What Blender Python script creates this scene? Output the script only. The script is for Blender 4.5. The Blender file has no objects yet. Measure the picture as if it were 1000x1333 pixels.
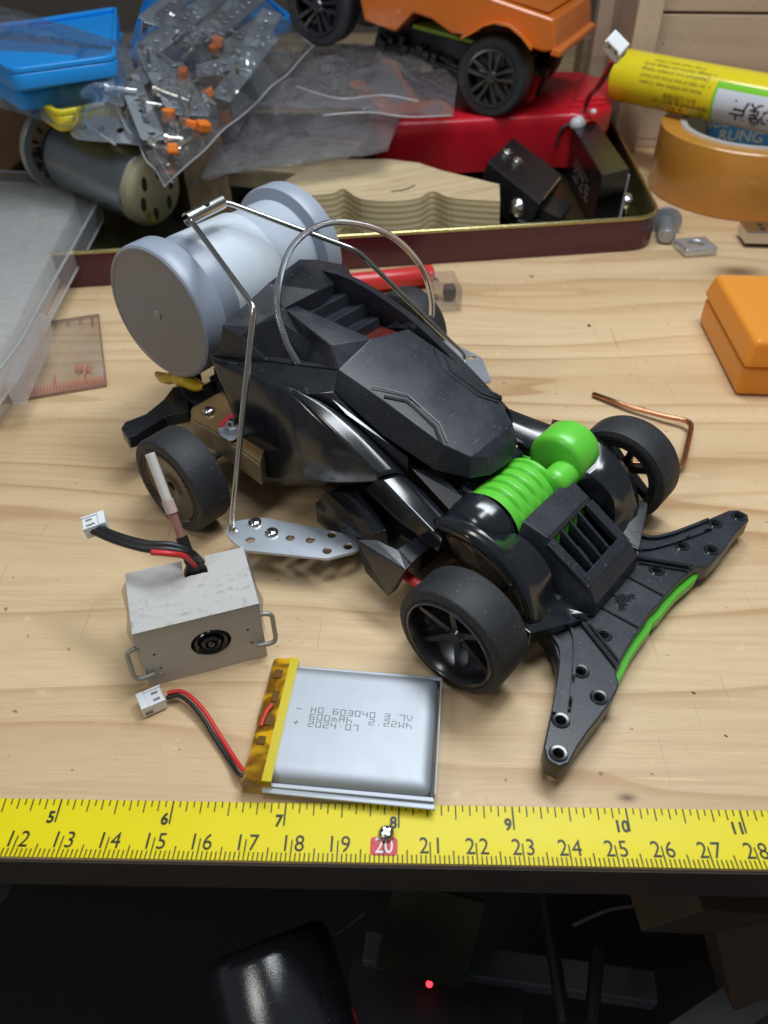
import bpy, bmesh, math, random
from mathutils import Vector, Matrix, noise
R = math.radians
rnd = random.Random(7)
SC = bpy.context.scene
COL = SC.collection
SC.unit_settings.system = 'METRIC'
SC.unit_settings.scale_length = 0.01          # one unit is one centimetre

# ------------------------------------------------------------------ camera, world, lamps, exposure
FOC, PITCH, CAMH = 1000.0, R(42), 16.248
cam = bpy.data.cameras.new('camera'); camo = bpy.data.objects.new('camera', cam); COL.objects.link(camo)
cam.sensor_fit = 'VERTICAL'; cam.sensor_height = 36; cam.lens = 36 * FOC / 1333
cam.clip_start = 0.5; cam.clip_end = 600
camo.location = (0, 0, CAMH); camo.rotation_euler = (R(90) - PITCH, 0, 0)
cam.dof.use_dof = True; cam.dof.focus_distance = 20.5; cam.dof.aperture_fstop = 0.19
SC.camera = camo
wd = bpy.data.worlds.new('World'); SC.world = wd; wd.use_nodes = True
bg = wd.node_tree.nodes['Background']; bg.inputs[0].default_value = (.84, .92, 1, 1); bg.inputs[1].default_value = .11

def area(name, loc, target, sx, sy, power, col):
    l = bpy.data.lights.new(name, 'AREA'); l.shape = 'RECTANGLE'; l.size = sx; l.size_y = sy; l.energy = power; l.color = col
    o = bpy.data.objects.new(name, l); COL.objects.link(o); o.location = loc
    o.rotation_euler = (Vector(target) - Vector(loc)).to_track_quat('-Z', 'Y').to_euler()
    return o
area('bench_lamp', (11, 31, 50), (2, 19, 0), 40, 10, 17500, (.88, .945, 1))
area('bench_lamp', (4, 13, 54), (2, 15, 0), 34, 8, 9600, (.88, .945, 1))
area('fill_lamp', (-40, -18, 44), (0, 15, 0), 9, 22, 6000, (1, .97, .92))  # added front-left fill for front faces and the handle's streak
SC.view_settings.view_transform = 'Standard'; SC.view_settings.look = 'None'
SC.view_settings.exposure = 0.22; SC.view_settings.gamma = 1.0; SC.view_settings.use_curve_mapping = False
SC.render.engine = 'CYCLES'
SC.cycles.max_bounces = 10; SC.cycles.transparent_max_bounces = 24; SC.cycles.sample_clamp_indirect = 6
SC.cycles.caustics_reflective = False; SC.cycles.caustics_refractive = False

# ------------------------------------------------------------------ measuring: a photo point seen against a real plane
_s, _c = math.sin(PITCH), math.cos(PITCH)
CAM = Vector((0, 0, CAMH))
def ray(px, py):
    u, v = (px - 500) / FOC, (666.5 - py) / FOC
    return Vector((u, _c + v * _s, -_s + v * _c))
def G(px, py, z=0.0):                       # against the level plane at height z
    d = ray(px, py); return CAM + d * ((z - CAMH) / d.z)
def HP(px, py, p0, n):                      # against any plane
    d = ray(px, py); n = Vector(n); return CAM + d * ((Vector(p0) - CAM).dot(n) / d.dot(n))
YAW = R(-40.5)
FW = Vector((math.cos(YAW), math.sin(YAW), 0)); NR = Vector((math.sin(YAW), -math.cos(YAW), 0))
ORG = Vector((5.29, 14.58, 0)) - FW * .9
def CB(px, py, b):                          # against a lengthwise plane of the car -> (forward, near side, up)
    d = ray(px, py); bc = (CAM - ORG).dot(NR); p = CAM + d * ((b - bc) / d.dot(NR)) - ORG
    return (p.dot(FW), b, p.z)
def CC(px, py, c):
    p = G(px, py, c) - ORG; return (p.dot(FW), p.dot(NR), c)
def L3(p): return Vector((p[0], -p[1], p[2]))

# ------------------------------------------------------------------ materials
MATS = {}
class NT:
    def __init__(s, name):
        m = bpy.data.materials.new(name); m.use_nodes = True; s.m = m; s.t = m.node_tree; s.n = s.t.nodes; s.l = s.t.links
        s.p = s.n['Principled BSDF']; s.out = s.n['Material Output']; MATS[name] = m
        s.tc = s.n.new('ShaderNodeTexCoord')
    def new(s, typ, **kw):
        n = s.n.new(typ)
        for k, v in kw.items(): setattr(n, k, v)
        return n
    def link(s, a, b): s.l.new(a, b)
    def mapv(s, scale=(1, 1, 1), rot=(0, 0, 0), loc=(0, 0, 0), src=None):
        n = s.new('ShaderNodeMapping'); n.inputs['Scale'].default_value = scale; n.inputs['Rotation'].default_value = rot; n.inputs['Location'].default_value = loc
        s.link(src or s.tc.outputs['Object'], n.inputs[0]); return n.outputs[0]
    def noise(s, vec, scale=5, detail=3, rough=.5, dist=0):
        n = s.new('ShaderNodeTexNoise'); n.inputs['Scale'].default_value = scale; n.inputs['Detail'].default_value = detail
        n.inputs['Roughness'].default_value = rough; n.inputs['Distortion'].default_value = dist; s.link(vec, n.inputs['Vector']); return n.outputs[0]
    def ramp(s, fac, stops):
        n = s.new('ShaderNodeValToRGB'); e = n.color_ramp.elements
        while len(e) < len(stops): e.new(.5)
        for k, (p, c) in enumerate(stops):
            e[k].position = p; e[k].color = (c, c, c, 1) if isinstance(c, (int, float)) else (*c, 1)
        s.link(fac, n.inputs[0]); return n.outputs[0]
    def mix(s, fac, a, b, mode='MIX'):
        n = s.new('ShaderNodeMix', data_type='RGBA', blend_type=mode)
        for v, k in ((fac, 0), (a, 6), (b, 7)):
            if isinstance(v, (int, float)): n.inputs[k].default_value = v if k == 0 else (v, v, v, 1)
            elif isinstance(v, tuple): n.inputs[k].default_value = (*v, 1)
            else: s.link(v, n.inputs[k])
        return n.outputs[2]
    def math(s, op, a, b=0.0, c=0.0):
        n = s.new('ShaderNodeMath', operation=op)
        for k, v in enumerate((a, b, c)):
            if isinstance(v, (int, float)): n.inputs[k].default_value = v
            else: s.link(v, n.inputs[k])
        return n.outputs[0]
    def bump(s, h, strength=.3, dist=.02):
        n = s.new('ShaderNodeBump'); n.inputs['Strength'].default_value = strength; n.inputs['Distance'].default_value = dist
        s.link(h, n.inputs['Height']); s.link(n.outputs[0], s.p.inputs['Normal']); return n.outputs[0]
    def set(s, **kw):
        for k, v in kw.items():
            i = s.p.inputs[k.replace('_', ' ')]
            if isinstance(v, tuple): i.default_value = (*v, 1)
            elif isinstance(v, (int, float)): i.default_value = v
            else: s.link(v, i)

def mat(name, col, rough=.45, metal=0., dust=0., bump=0., bscale=30, vary=.08, dustcol=(.28, .32, .385), spec=.5, trans=0., sss=0., coat=0.):
    t = NT(name); v = t.tc.outputs['Object']
    n1 = t.noise(v, .7, 4, .6)
    lo = tuple(max(0, c * (1 - vary)) for c in col); hi = tuple(min(1, c * (1 + vary)) for c in col)
    c = t.mix(n1, lo, hi)
    r = t.math('MULTIPLY_ADD', n1, .16, rough - .08)
    if dust:
        sp = t.math('ADD', t.ramp(t.noise(v, 14, 2, .5), [(.68, 0.), (.74, 1.)]), t.math('MULTIPLY', t.ramp(t.noise(t.mapv((7, .5, 3), (.3, .2, .8)), 2.2, 2, .5), [(.70, 0.), (.74, 1.)]), .5))
        film = t.ramp(t.noise(v, .9, 5, .65), [(.35, 0.), (.75, 1.)])
        c = t.mix(t.math('MULTIPLY', sp, dust * .75), c, dustcol)
        c = t.mix(t.math('MULTIPLY', film, dust * .07), c, dustcol)
        r = t.math('ADD', r, t.math('MULTIPLY', film, dust * .2))
    t.set(Base_Color=c, Roughness=r, Metallic=metal)
    t.p.inputs['Specular IOR Level'].default_value = spec
    if trans: t.set(Transmission_Weight=trans)
    if sss: t.p.inputs['Subsurface Weight'].default_value = sss; t.p.inputs['Subsurface Radius'].default_value = (1, 1, 1); t.p.inputs['Subsurface Scale'].default_value = .3
    if coat: t.set(Coat_Weight=coat)
    if bump: t.bump(t.noise(v, bscale, 3, .6), bump, .02)
    return t.m

def film(name, tint, opac=.12, rough=.12, bump=.5, bscale=1.2, milk=(.82, .84, .87)):
    """thin clear plastic: see-through with a glossy, crumpled surface"""
    t = NT(name); v = t.tc.outputs['Object']
    tr = t.new('ShaderNodeBsdfTransparent'); tr.inputs[0].default_value = (*tint, 1)
    t.set(Base_Color=(.8, .82, .85), Roughness=rough)
    t.p.inputs['Specular IOR Level'].default_value = .8
    b = None
    if bump: b = t.bump(t.math('ADD', t.math('ABSOLUTE', t.math('SUBTRACT', t.noise(t.mapv((1, 1.6, 1)), bscale, 3, .5, 1.2), .5)), t.math('MULTIPLY', t.math('ABSOLUTE', t.math('SUBTRACT', t.noise(t.mapv((1.3, .8, 1)), bscale * 3, 2, .5, .6), .5)), .35)), bump, 1.5)
    lw = t.new('ShaderNodeLayerWeight'); lw.inputs[0].default_value = .5
    if b: t.link(b, lw.inputs[1])
    fr = t.math('MULTIPLY_ADD', t.math('POWER', lw.outputs[1], 3.5), .85,   .13 if bump > .8 else .06)
    gl = t.new('ShaderNodeBsdfGlossy'); gl.inputs[1].default_value = rough
    if b: t.link(b, gl.inputs[2])
    di = t.new('ShaderNodeBsdfDiffuse'); di.inputs[0].default_value = (*milk, 1)
    tl = t.new('ShaderNodeBsdfTranslucent'); tl.inputs[0].default_value = (*milk, 1)
    md = t.new('ShaderNodeMixShader'); md.inputs[0].default_value = .5; t.link(di.outputs[0], md.inputs[1]); t.link(tl.outputs[0], md.inputs[2])
    m1 = t.new('ShaderNodeMixShader'); m1.inputs[0].default_value = opac; t.link(tr.outputs[0], m1.inputs[1]); t.link(md.outputs[0], m1.inputs[2])
    m2 = t.new('ShaderNodeMixShader'); t.link(fr, m2.inputs[0]); t.link(m1.outputs[0], m2.inputs[1]); t.link(gl.outputs[0], m2.inputs[2])
    t.link(m2.outputs[0], t.out.inputs[0]); return t.m

def pine(name, light, dark, deep, gscale=1.0, rot=0., knots=(), gloss=.5, axis='y', con=1.):
    """sawn softwood: streaky growth bands along x, fibres, small knots, scratches and stains"""
    t = NT(name); v = t.mapv((1, 1, 1), (0, 0, rot))
    sx = t.new('ShaderNodeSeparateXYZ'); t.link(v, sx.inputs[0]); X, Y, Z = sx.outputs
    if axis == 'z': Y, Z = Z, Y
    low = t.noise(t.mapv((.045, .09, .16), src=v), 1, 1, .4)
    yy = t.math('ADD', Y, t.math('MULTIPLY', t.math('SUBTRACT', low, .5), 4.2))
    kd = None
    for (kx, ky, kr) in knots:
        dx = t.math('MULTIPLY', t.math('SUBTRACT', X, kx), .55); dy = t.math('SUBTRACT', Y, ky)
        d2 = t.math('ADD', t.math('MULTIPLY', dx, dx), t.math('MULTIPLY', dy, dy))
        g = t.math('POWER', 2.718, t.math('MULTIPLY', d2, -1 / (kr * kr * 5)))
        yy = t.math('ADD', yy, t.math('MULTIPLY', t.math('MULTIPLY', g, dy), -.75))
        k = t.math('POWER', 2.718, t.math('MULTIPLY', d2, -1 / (kr * kr * .55)))
        kd = k if kd is None else t.math('MAXIMUM', kd, k)
    def rings(sx_, sy_, sc_, det, ro):
        cv = t.new('ShaderNodeCombineXYZ'); t.link(t.math('MULTIPLY', X, sx_), cv.inputs[0]); t.link(t.math('MULTIPLY', yy, sy_), cv.inputs[1]); t.link(t.math('MULTIPLY', Z, .3), cv.inputs[2])
        return t.noise(cv.outputs[0], sc_ * gscale, det, ro)
    wob = rings(.05, .5, .9, 2, .5)
    rc = t.math('ADD', t.math('MULTIPLY', yy, .62 * gscale), t.math('MULTIPLY', wob, 3.4))
    saw = t.math('FRACT', rc)
    late = t.ramp(saw, [(.0, .25), (.06, 0.), (.45, .02), (.80, .35), (.93, 1.), (.985, .9), (1., .25)])
    late2 = t.ramp(rings(.03, 1., 2.1, 2, .5), [(.52, 0.), (.60, 1.), (.63, .2), (.75, 0.)])
    band2 = rings(.06, 1., .26, 2, .5)
    patch = t.ramp(t.noise(t.mapv((.05, .06, .1), src=v), 1, 2, .5), [(.35, .25), (.65, 1.)])
    fib = t.noise(t.mapv((.6, 22, 4), src=v) if axis == 'y' else t.mapv((.6, 4, 22), src=v), 1, 3, .6)
    c = t.mix(t.math('MULTIPLY', t.math('MULTIPLY', late, patch), .80 * con), light, dark)
    c = t.mix(t.math('MULTIPLY', t.math('MULTIPLY', late2, patch), .30 * con), c, dark)
    c = t.mix(t.math('MULTIPLY', t.ramp(band2, [(.42, 0.), (.66, 1.)]), .30 * con), c, dark)
    c = t.mix(t.math('MULTIPLY', t.ramp(fib, [(.42, 0.), (.75, 1.)]), .28), c, dark)
    grime = t.ramp(t.noise(t.mapv((.11, .15, .1), (0, 0, .5), src=v), 1, 4, .6), [(.45, 0.), (.75, 1.)])
    c = t.mix(t.math('MULTIPLY', grime, .22), c, tuple(x * .55 for x in light))
    sc1 = t.ramp(t.noise(t.mapv((.25, 6, 1), (0, 0, 1.1), src=v), 1.4, 2, .5), [(.69, 0.), (.715, 1.)])
    c = t.mix(t.math('MULTIPLY', sc1, .35), c, tuple(min(1, x * 1.22) for x in light))
    sc2 = t.ramp(t.noise(t.mapv((5, .22, 1), (0, 0, .35), src=v), 1.2, 2, .5), [(.71, 0.), (.73, 1.)])
    c = t.mix(t.math('MULTIPLY', sc2, .20), c, tuple(x * .4 for x in dark))
    if kd is not None: c = t.mix(kd, c, deep)
    sp = t.ramp(t.noise(t.mapv((1.1, 1.9, 1), src=v), 1.6, 4, .75), [(.65, 0.), (.74, 1.)])
    c = t.mix(t.math('MULTIPLY', sp, .36), c, deep)
    pale = t.ramp(t.noise(t.mapv((.7, 1, 1), (0, 0, .9), src=v), 1.1, 5, .7), [(.63, 0.), (.72, 1.)])
    c = t.mix(t.math('MULTIPLY', pale, .35), c, tuple(min(1, x * 1.25) for x in light))
    dot = t.ramp(t.noise(v, 4.2, 2, .4), [(.735, 0.), (.755, 1.)])
    c = t.mix(t.math('MULTIPLY', dot, .6), c, (.07, .05, .04))
    t.set(Base_Color=c, Roughness=t.math('MULTIPLY_ADD', fib, .2, gloss - .1)); t.p.inputs['Specular IOR Level'].default_value = .35
    t.bump(t.math('ADD', t.math('MULTIPLY', fib, .6), t.math('MULTIPLY', late, .5)), .28, .02)
    return t.m

pine('bench_wood', (.72, .535, .32), (.40, .22, .09), (.17, .10, .05), .72, R(.6),
     [(5.35, 8.55, .15), (-5.7, 13.0, .12), (16.8, 35.6, .9), (5.2, 10.6, .16)], .46, 'y', 1.15)
pine('crate_wood', (.56, .43, .31), (.36, .22, .13), (.12, .07, .05), .35, 0, [(22.5, 58, .9)], .6, 'z')
pine('block_wood', (.68, .55, .34), (.42, .29, .14), (.2, .12, .06), 2.2, 0, (), .7, 'z')
pine('old_wood', (.30, .22, .13), (.16, .10, .05), (.08, .05, .03), 2.5, R(50), (), .6)
BLK = mat('black_plastic', (.018, .021, .028), .32, dust=.5, bump=.05, bscale=60)
BLKG = mat('gloss_black_plastic', (.011, .013, .017), .17, dust=.22, bump=.02, bscale=40, spec=.85)
BLKM = mat('matt_black_plastic', (.010, .011, .014), .5, dust=.25)
RUB = mat('tyre_rubber', (.017, .018, .021), .58, dust=.5, bump=.25, bscale=45)
RIM = mat('rim_plastic', (.016, .016, .019), .2, dust=.15, spec=.8)
GRN = mat('green_plastic', (.13, .60, .05), .3, sss=.12, vary=.04, bump=.02)
GRND = mat('green_gloss', (.09, .47, .03), .3, vary=.05)
GREY = mat('grey_plastic', (.31, .35, .425), .34, vary=.08, dust=.14, bump=.02, sss=.05)
GREYW = mat('pale_grey_plastic', (.60, .66, .72), .25, vary=.05, dust=.08, sss=.1)
GREYD = mat('grey_cap_face', (.225, .21, .205), .33, vary=.14, dust=.3)
STEEL = mat('steel_wire', (.62, .61, .58), .22, 1., bump=.05)
STEELD = mat('dark_steel', (.40, .38, .36), .3, 1.)
ZINC = mat('zinc_plate', (.60, .65, .72), .38, .85, bump=.12, bscale=25, vary=.12)
ZINCD = mat('dull_zinc', (.42, .45, .49), .45, .75, bump=.1, vary=.15)
SILV = mat('bright_screw', (.8, .78, .74), .2, 1.)
HOLE = mat('dark_hole', (.008, .008, .008), .8)  # near-black colour stands in for shade inside holes and slots
AMB = mat('amber_board', (.17, .105, .045), .25, vary=.5, bump=.1, bscale=4, coat=.3)
AMBS = mat('amber_glue', (.23, .175, .10), .3, vary=.25, bump=.4, bscale=3)
REDP = mat('red_paint', (.46, .03, .06), .35)
REDPL = mat('red_plastic', (.55, .012, .025), .26, vary=.08)
REDW = mat('red_wire', (.62, .03, .03), .4)
BLKW = mat('black_wire', (.012, .012, .013), .42)
WHT = mat('white_nylon', (.76, .78, .80), .4, vary=.03, sss=.1)
YEL = mat('yellow_glue', (.55, .36, .02), .3)
CARD = mat('grey_card', (.50, .485, .465), .85, bump=.25, bscale=22, vary=.06)
LENS = mat('lens_black', (.01, .01, .011), .12)
COP = mat('copper_wire', (.62, .29, .17), .3, 1., vary=.2)
ORB = mat('orange_paint', (.62, .145, .012), .25, vary=.06, coat=.4)
BLUE = mat('blue_plastic', (.008, .27, .74), .4, vary=.06)
YELP = mat('yellow_plastic', (.68, .56, .02), .4)
TAPEY = mat('tape_yellow', (.79, .66, .006), .42, vary=.06, dust=.03, dustcol=(.3, .24, .05), spec=.3)
INK = mat('black_ink', (.012, .012, .01), .5)
INKR = mat('red_ink', (.58, .03, .04), .45)
INKG = mat('grey_ink', (.07, .075, .085), .5)
TAN = mat('packing_tape', (.60, .27, .045), .3, vary=.1, bump=.05, bscale=5, coat=.3)
CORE = mat('card_core', (.46, .44, .40), .8, vary=.15, bump=.2)
LBLU = mat('blue_label', (.03, .16, .33), .5)
TUBY = mat('tube_yellow', (.80, .66, .015), .22, vary=.03, coat=.5)
TUBW = mat('tube_white', (.66, .69, .78), .25, vary=.03, coat=.5)
TUBG = mat('tube_green', (.22, .62, .03), .25, coat=.5)
MAR = mat('maroon_tin', (.075, .014, .026), .3, .2, vary=.2, coat=.3)
GOLD = mat('gold_tin', (.58, .52, .24), .27, 1., vary=.1)
GOLDD = mat('tin_inside', (.20, .19, .09), .3, .9, vary=.2)
NYL = mat('cream_nylon', (.33, .30, .19), .45, vary=.15)
ORCLR = mat('bright_orange', (.78, .19, .02), .4)
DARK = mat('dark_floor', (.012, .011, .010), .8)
BROWN = mat('brown_card', (.16, .09, .045), .8, vary=.2)
EDGE = mat('shaded_edge', (.05, .036, .028), .7, vary=.3)
KRAFT = mat('dim_card', (.022, .019, .008), .85)  # near-black albedo carries the shade under the bench
LEGW = mat('leg_wood', (.06, .035, .02), .8, vary=.4, bscale=6, bump=.3)  # wood darkened in colour for the shade under the bench
SLVP = mat('battery_foil', (.46, .49, .53), .56, .65, bump=.3, bscale=1.3, vary=.04)
GREYB = mat('grey_bar', (.07, .075, .085), .5)
FILM = film('clear_film', (.965, .972, .98), .04, .10, 1., 1.5)
FILM2 = film('cloudy_film', (  .94, .95, .965), .15, .12, .9, .8, (.78, .76, .82))
CASE = film('frosted_plastic', (.985, .98, .99), .26, .2, .15, 2, (.97, .96, 1.))
CASEI = film('frosted_inner', (.85, .88, .82), .93, .3, .6, .9, (.96, .98, .90))
CLR = film('clear_plastic', (.94, .94, .94), .10, .08, .05, 2)
RULE = film('ruler_plastic', (.985, .972, .965), .03, .08, .02, 2)
t = NT('kapton_tape'); t.set(Base_Color=(.78, .42, .01), Roughness=.12, Transmission_Weight=.0, Coat_Weight=.6)
t.set(Base_Color=t.mix(t.ramp(t.noise(t.mapv((1.0, 1.3, 1)), 1.5, 1, .4, .8), [(.40, 0.), (.50, .6), (.62, 1.)]), (.72, .40, .006), (.20, .085, .004))); t.bump(t.noise(t.tc.outputs['Object'], 2.2, 3, .6), .5, .12); KAP = t.m
t = NT('orange_clear'); t.set(Base_Color=(.93, .35, .05), Roughness=.25, Transmission_Weight=.2); t.p.inputs['IOR'].default_value = 1.25
t.p.inputs['Subsurface Weight'].default_value = .5; t.p.inputs['Subsurface Radius'].default_value = (1, .5, .2); t.p.inputs['Subsurface Scale'].default_value = .6; ORC = t.m
t = NT('led_red'); t.set(Base_Color=(.8, .02, .02), Emission_Color=(1, .02, .03), Emission_Strength=5.0); LED = t.m

# ------------------------------------------------------------------ mesh helpers
def put(o, parent=None, loc=None, rot=None):
    COL.objects.link(o)
    if parent is not None: o.parent = parent
    if loc is not None: o.location = loc
    if rot is not None: o.rotation_euler = rot
    return o
def smoothing(me, ang):
    if ang is None: return
    if ang >= 180:
        for p in me.polygons: p.use_smooth = True
        return
    bm = bmesh.new(); bm.from_mesh(me)
    for f in bm.faces: f.smooth = True
    for e in bm.edges:
        if len(e.link_faces) == 2 and e.calc_face_angle(0) > R(ang): e.smooth = False
    bm.to_mesh(me); bm.free()
class MB:
    """collects shapes of one part and links them as one mesh"""
    def __init__(s): s.v = []; s.f = []
    def add(s, V, F, M=None):
        b = len(s.v); s.v += [tuple(M @ Vector(p)) if M else tuple(p) for p in V]; s.f += [tuple(b + i for i in f) for f in F]; return s
    def box(s, c, size, M=None):
        x, y, z = c; a, b, d = (k / 2 for k in size)
        V = [(x + i * a, y + j * b, z + k * d) for i in (-1, 1) for j in (-1, 1) for k in (-1, 1)]
        return s.add(V, [(0, 1, 3, 2), (4, 6, 7, 5), (0, 4, 5, 1), (2, 3, 7, 6), (0, 2, 6, 4), (1, 5, 7, 3)], M)
    def hexa(s, bot, top):
        V = list(bot) + list(top); n = len(bot)
        return s.add(V, [tuple(range(n))[::-1], tuple(range(n, 2 * n))] + [(i, (i + 1) % n, n + (i + 1) % n, n + i) for i in range(n)])
    def lathe(s, prof, M=None, n=40, axis='z', a0=0, a1=360):
        full = abs(a1 - a0) >= 360; k = n if full else n + 1; V = []; F = []
        for (r, h) in prof:
            for i in range(k):
                t = R(a0 + (a1 - a0) * i / n); x, y = r * math.cos(t), r * math.sin(t)
                V.append((x, y, h) if axis == 'z' else ((x, h, y) if axis == 'y' else (h, x, y)))
        for j in range(len(prof) - 1):
            for i in range(n):
                i2 = (i + 1) % k; F.append((j * k + i, j * k + i2, (j + 1) * k + i2, (j + 1) * k + i))
        return s.add(V, F, M)
    def tube(s, P, r, n=8, smooth=0, closed=False, cap=True):
        P = [Vector(p) for p in P]
        if smooth: P = spline(P, smooth, closed)
        V = []; F = []; N = len(P); up = None
        rr = r if isinstance(r, (list, tuple)) else None
        for i, p in enumerate(P):
            a = P[(i - 1) % N] if (closed or i) else p; b = P[(i + 1) % N] if (closed or i < N - 1) else p
            t = (b - a).normalized()
            if up is None: up = t.orthogonal().normalized()
            up = (up - t * up.dot(t)).normalized(); w = t.cross(up)
            q = r if rr is None else rr[0] + (rr[1] - rr[0]) * i / (N - 1)
            V += [p + (up * math.cos(k * 2 * math.pi / n) + w * math.sin(k * 2 * math.pi / n)) * q for k in range(n)]
        for i in range(N if closed else N - 1):
            for k in range(n):
                j = (i + 1) % N; F.append((i * n + k, i * n + (k + 1) % n, j * n + (k + 1) % n, j * n + k))
        if cap and not closed: F += [tuple(range(n))[::-1], tuple(range((N - 1) * n, N * n))]
        return s.add(V, F)
    def build(s, name, m, parent=None, loc=None, rot=None, smooth=30, bevel=0, seg=2, sub=0, solid=0, weld=True, off=-1):
        me = bpy.data.meshes.new(name); me.from_pydata(s.v, [], s.f); me.materials.append(m)
        bm = bmesh.new(); bm.from_mesh(me)
        if weld: bmesh.ops.remove_doubles(bm, verts=bm.verts, dist=1e-4)
        bmesh.ops.recalc_face_normals(bm, faces=bm.faces); bm.to_mesh(me); bm.free()
        smoothing(me, smooth)
        o = bpy.data.objects.new(name, me)
        if solid: md = o.modifiers.new('solid', 'SOLIDIFY'); md.thickness = solid; md.offset = off
        if bevel: md = o.modifiers.new('bevel', 'BEVEL'); md.width = bevel; md.segments = seg; md.limit_method = 'ANGLE'; md.angle_limit = R(28)
        if sub: md = o.modifiers.new('sub', 'SUBSURF'); md.levels = sub; md.render_levels = sub
        return put(o, parent, loc, rot)
def spline(P, k, closed=False):
    out = []; N = len(P)
    for i in range(N if closed else N - 1):
        g = lambda j: P[j % N] if closed else P[max(0, min(N - 1, j))]
        p0, p1, p2, p3 = g(i - 1), g(i), g(i + 1), g(i + 2)
        for q in range(k):
            t = q / k
            out.append(.5 * ((2 * p1) + (p2 - p0) * t + (2 * p0 - 5 * p1 + 4 * p2 - p3) * t * t + (3 * p1 - p0 - 3 * p2 + p3) * t ** 3))
    if not closed: out.append(P[-1])
    return out
def fillet(pts, r, n=5):
    """round the corners of a 2D outline"""
    out = []; N = len(pts)
    for i in range(N):
        p = Vector(pts[i][:2]); a = Vector(pts[i - 1][:2]); b = Vector(pts[(i + 1) % N][:2])
        u, w = a - p, b - p; q = min(r, u.length * .45, w.length * .45); u.normalize(); w.normalize()
        s0, s1 = p + u * q, p + w * q
        out += [tuple(s0.lerp(p, k / n).lerp(p.lerp(s1, k / n), k / n)) for k in range(n + 1)]
    return out
def arc(c, r, n=18): return [(c[0] + r * math.cos(2 * math.pi * k / n), c[1] + r * math.sin(2 * math.pi * k / n)) for k in range(n)]
def plate(name, outline, holes, z0, z1, m, parent=None, loc=None, rot=None, bevel=0, smooth=None):
    """flat plate with real holes through it"""
    cu = bpy.data.curves.new(name, 'CURVE'); cu.dimensions = '2D'; cu.fill_mode = 'BOTH'
    for pts in [outline] + list(holes):
        sp = cu.splines.new('POLY'); sp.points.add(len(pts) - 1); sp.use_cyclic_u = True
        for q, p in zip(sp.points, pts): q.co = (p[0], p[1], 0, 1)
    cu.extrude = (z1 - z0) / 2 - (bevel if bevel else 0); cu.bevel_depth = bevel; cu.bevel_resolution = 1; cu.offset = -bevel
    tmp = bpy.data.objects.new(name, cu); COL.objects.link(tmp)
    me = bpy.data.meshes.new_from_object(tmp.evaluated_get(bpy.context.evaluated_depsgraph_get()))
    bpy.data.objects.remove(tmp); bpy.data.curves.remove(cu)
    bm = bmesh.new(); bm.from_mesh(me); bmesh.ops.remove_doubles(bm, verts=bm.verts, dist=1e-4)
    bmesh.ops.translate(bm, vec=(0, 0, (z0 + z1) / 2), verts=bm.verts); bmesh.ops.recalc_face_normals(bm, faces=bm.faces); bm.to_mesh(me); bm.free()
    me.name = name; me.materials.clear(); me.materials.append(m); smoothing(me, smooth)
    return put(bpy.data.objects.new(name, me), parent, loc, rot)
def glyphs(items):
    """lettering as flat outlines: list of (text, x, y, size, squeeze, boldness, angle) -> MB"""
    mb = MB()
    for (s, x, y, size, sq, bold, ang) in items:
        cu = bpy.data.curves.new('lettering', 'FONT'); cu.body = s; cu.size = size; cu.align_x = 'CENTER'; cu.align_y = 'BOTTOM_BASELINE'; cu.offset = bold; cu.resolution_u = 3
        tmp = bpy.data.objects.new('lettering', cu); COL.objects.link(tmp)
        me = bpy.data.meshes.new_from_object(tmp.evaluated_get(bpy.context.evaluated_depsgraph_get()))
        ca, sa = math.cos(ang), math.sin(ang)
        V = [(x + (v.co.x * sq) * ca - v.co.y * sa, y + (v.co.x * sq) * sa + v.co.y * ca, 0) for v in me.vertices]
        mb.add(V, [tuple(p.vertices) for p in me.polygons])
        bpy.data.objects.remove(tmp); bpy.data.curves.remove(cu); bpy.data.meshes.remove(me)
    return mb
def thing(name, label, cat, loc=(0, 0, 0), rot=(0, 0, 0), group=None):
    o = bpy.data.objects.new(name, None); o.empty_display_size = .5; put(o, None, loc, rot)
    return tag(o, label, cat, group)
def tag(o, label, cat, group=None):
    o['label'] = label; o['category'] = cat
    if group: o['group'] = group
    return o
def struct(o): o['kind'] = 'structure'; return o
def frame(p, x, up=(0, 0, 1)):
    """matrix at p whose x axis runs along x and whose z axis is as near up as it can be"""
    x = Vector(x).normalized(); z = Vector(up); z = (z - x * z.dot(x)).normalized(); y = z.cross(x)
    return Matrix((( x.x, y.x, z.x, p[0]), (x.y, y.y, z.y, p[1]), (x.z, y.z, z.z, p[2]), (0, 0, 0, 1)))
def screw_head(parent, p, up, r, m=None, name='screw'):
    M = Matrix.Translation(Vector(p)) @ Vector(up).to_track_quat('Z', 'Y').to_matrix().to_4x4()
    b = MB().lathe([(0, -.25), (r * .4, -.25), (r * .4, 0), (r, 0), (r * .97, r * .25), (r * .7, r * .5), (r * .25, r * .58), (0, r * .6)], M, 20)
    o = b.build(name, m or SILV, parent, smooth=50)
    k = MB(); a = rnd.uniform(0, 1.5)
    for q in (a, a + math.pi / 2): k.box((0, 0, r * .57), (r * 1.05, r * .24, r * .16), M @ Matrix.Rotation(q, 4, 'Z'))
    k.build('cross_slot', HOLE, o, smooth=None); return o

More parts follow.
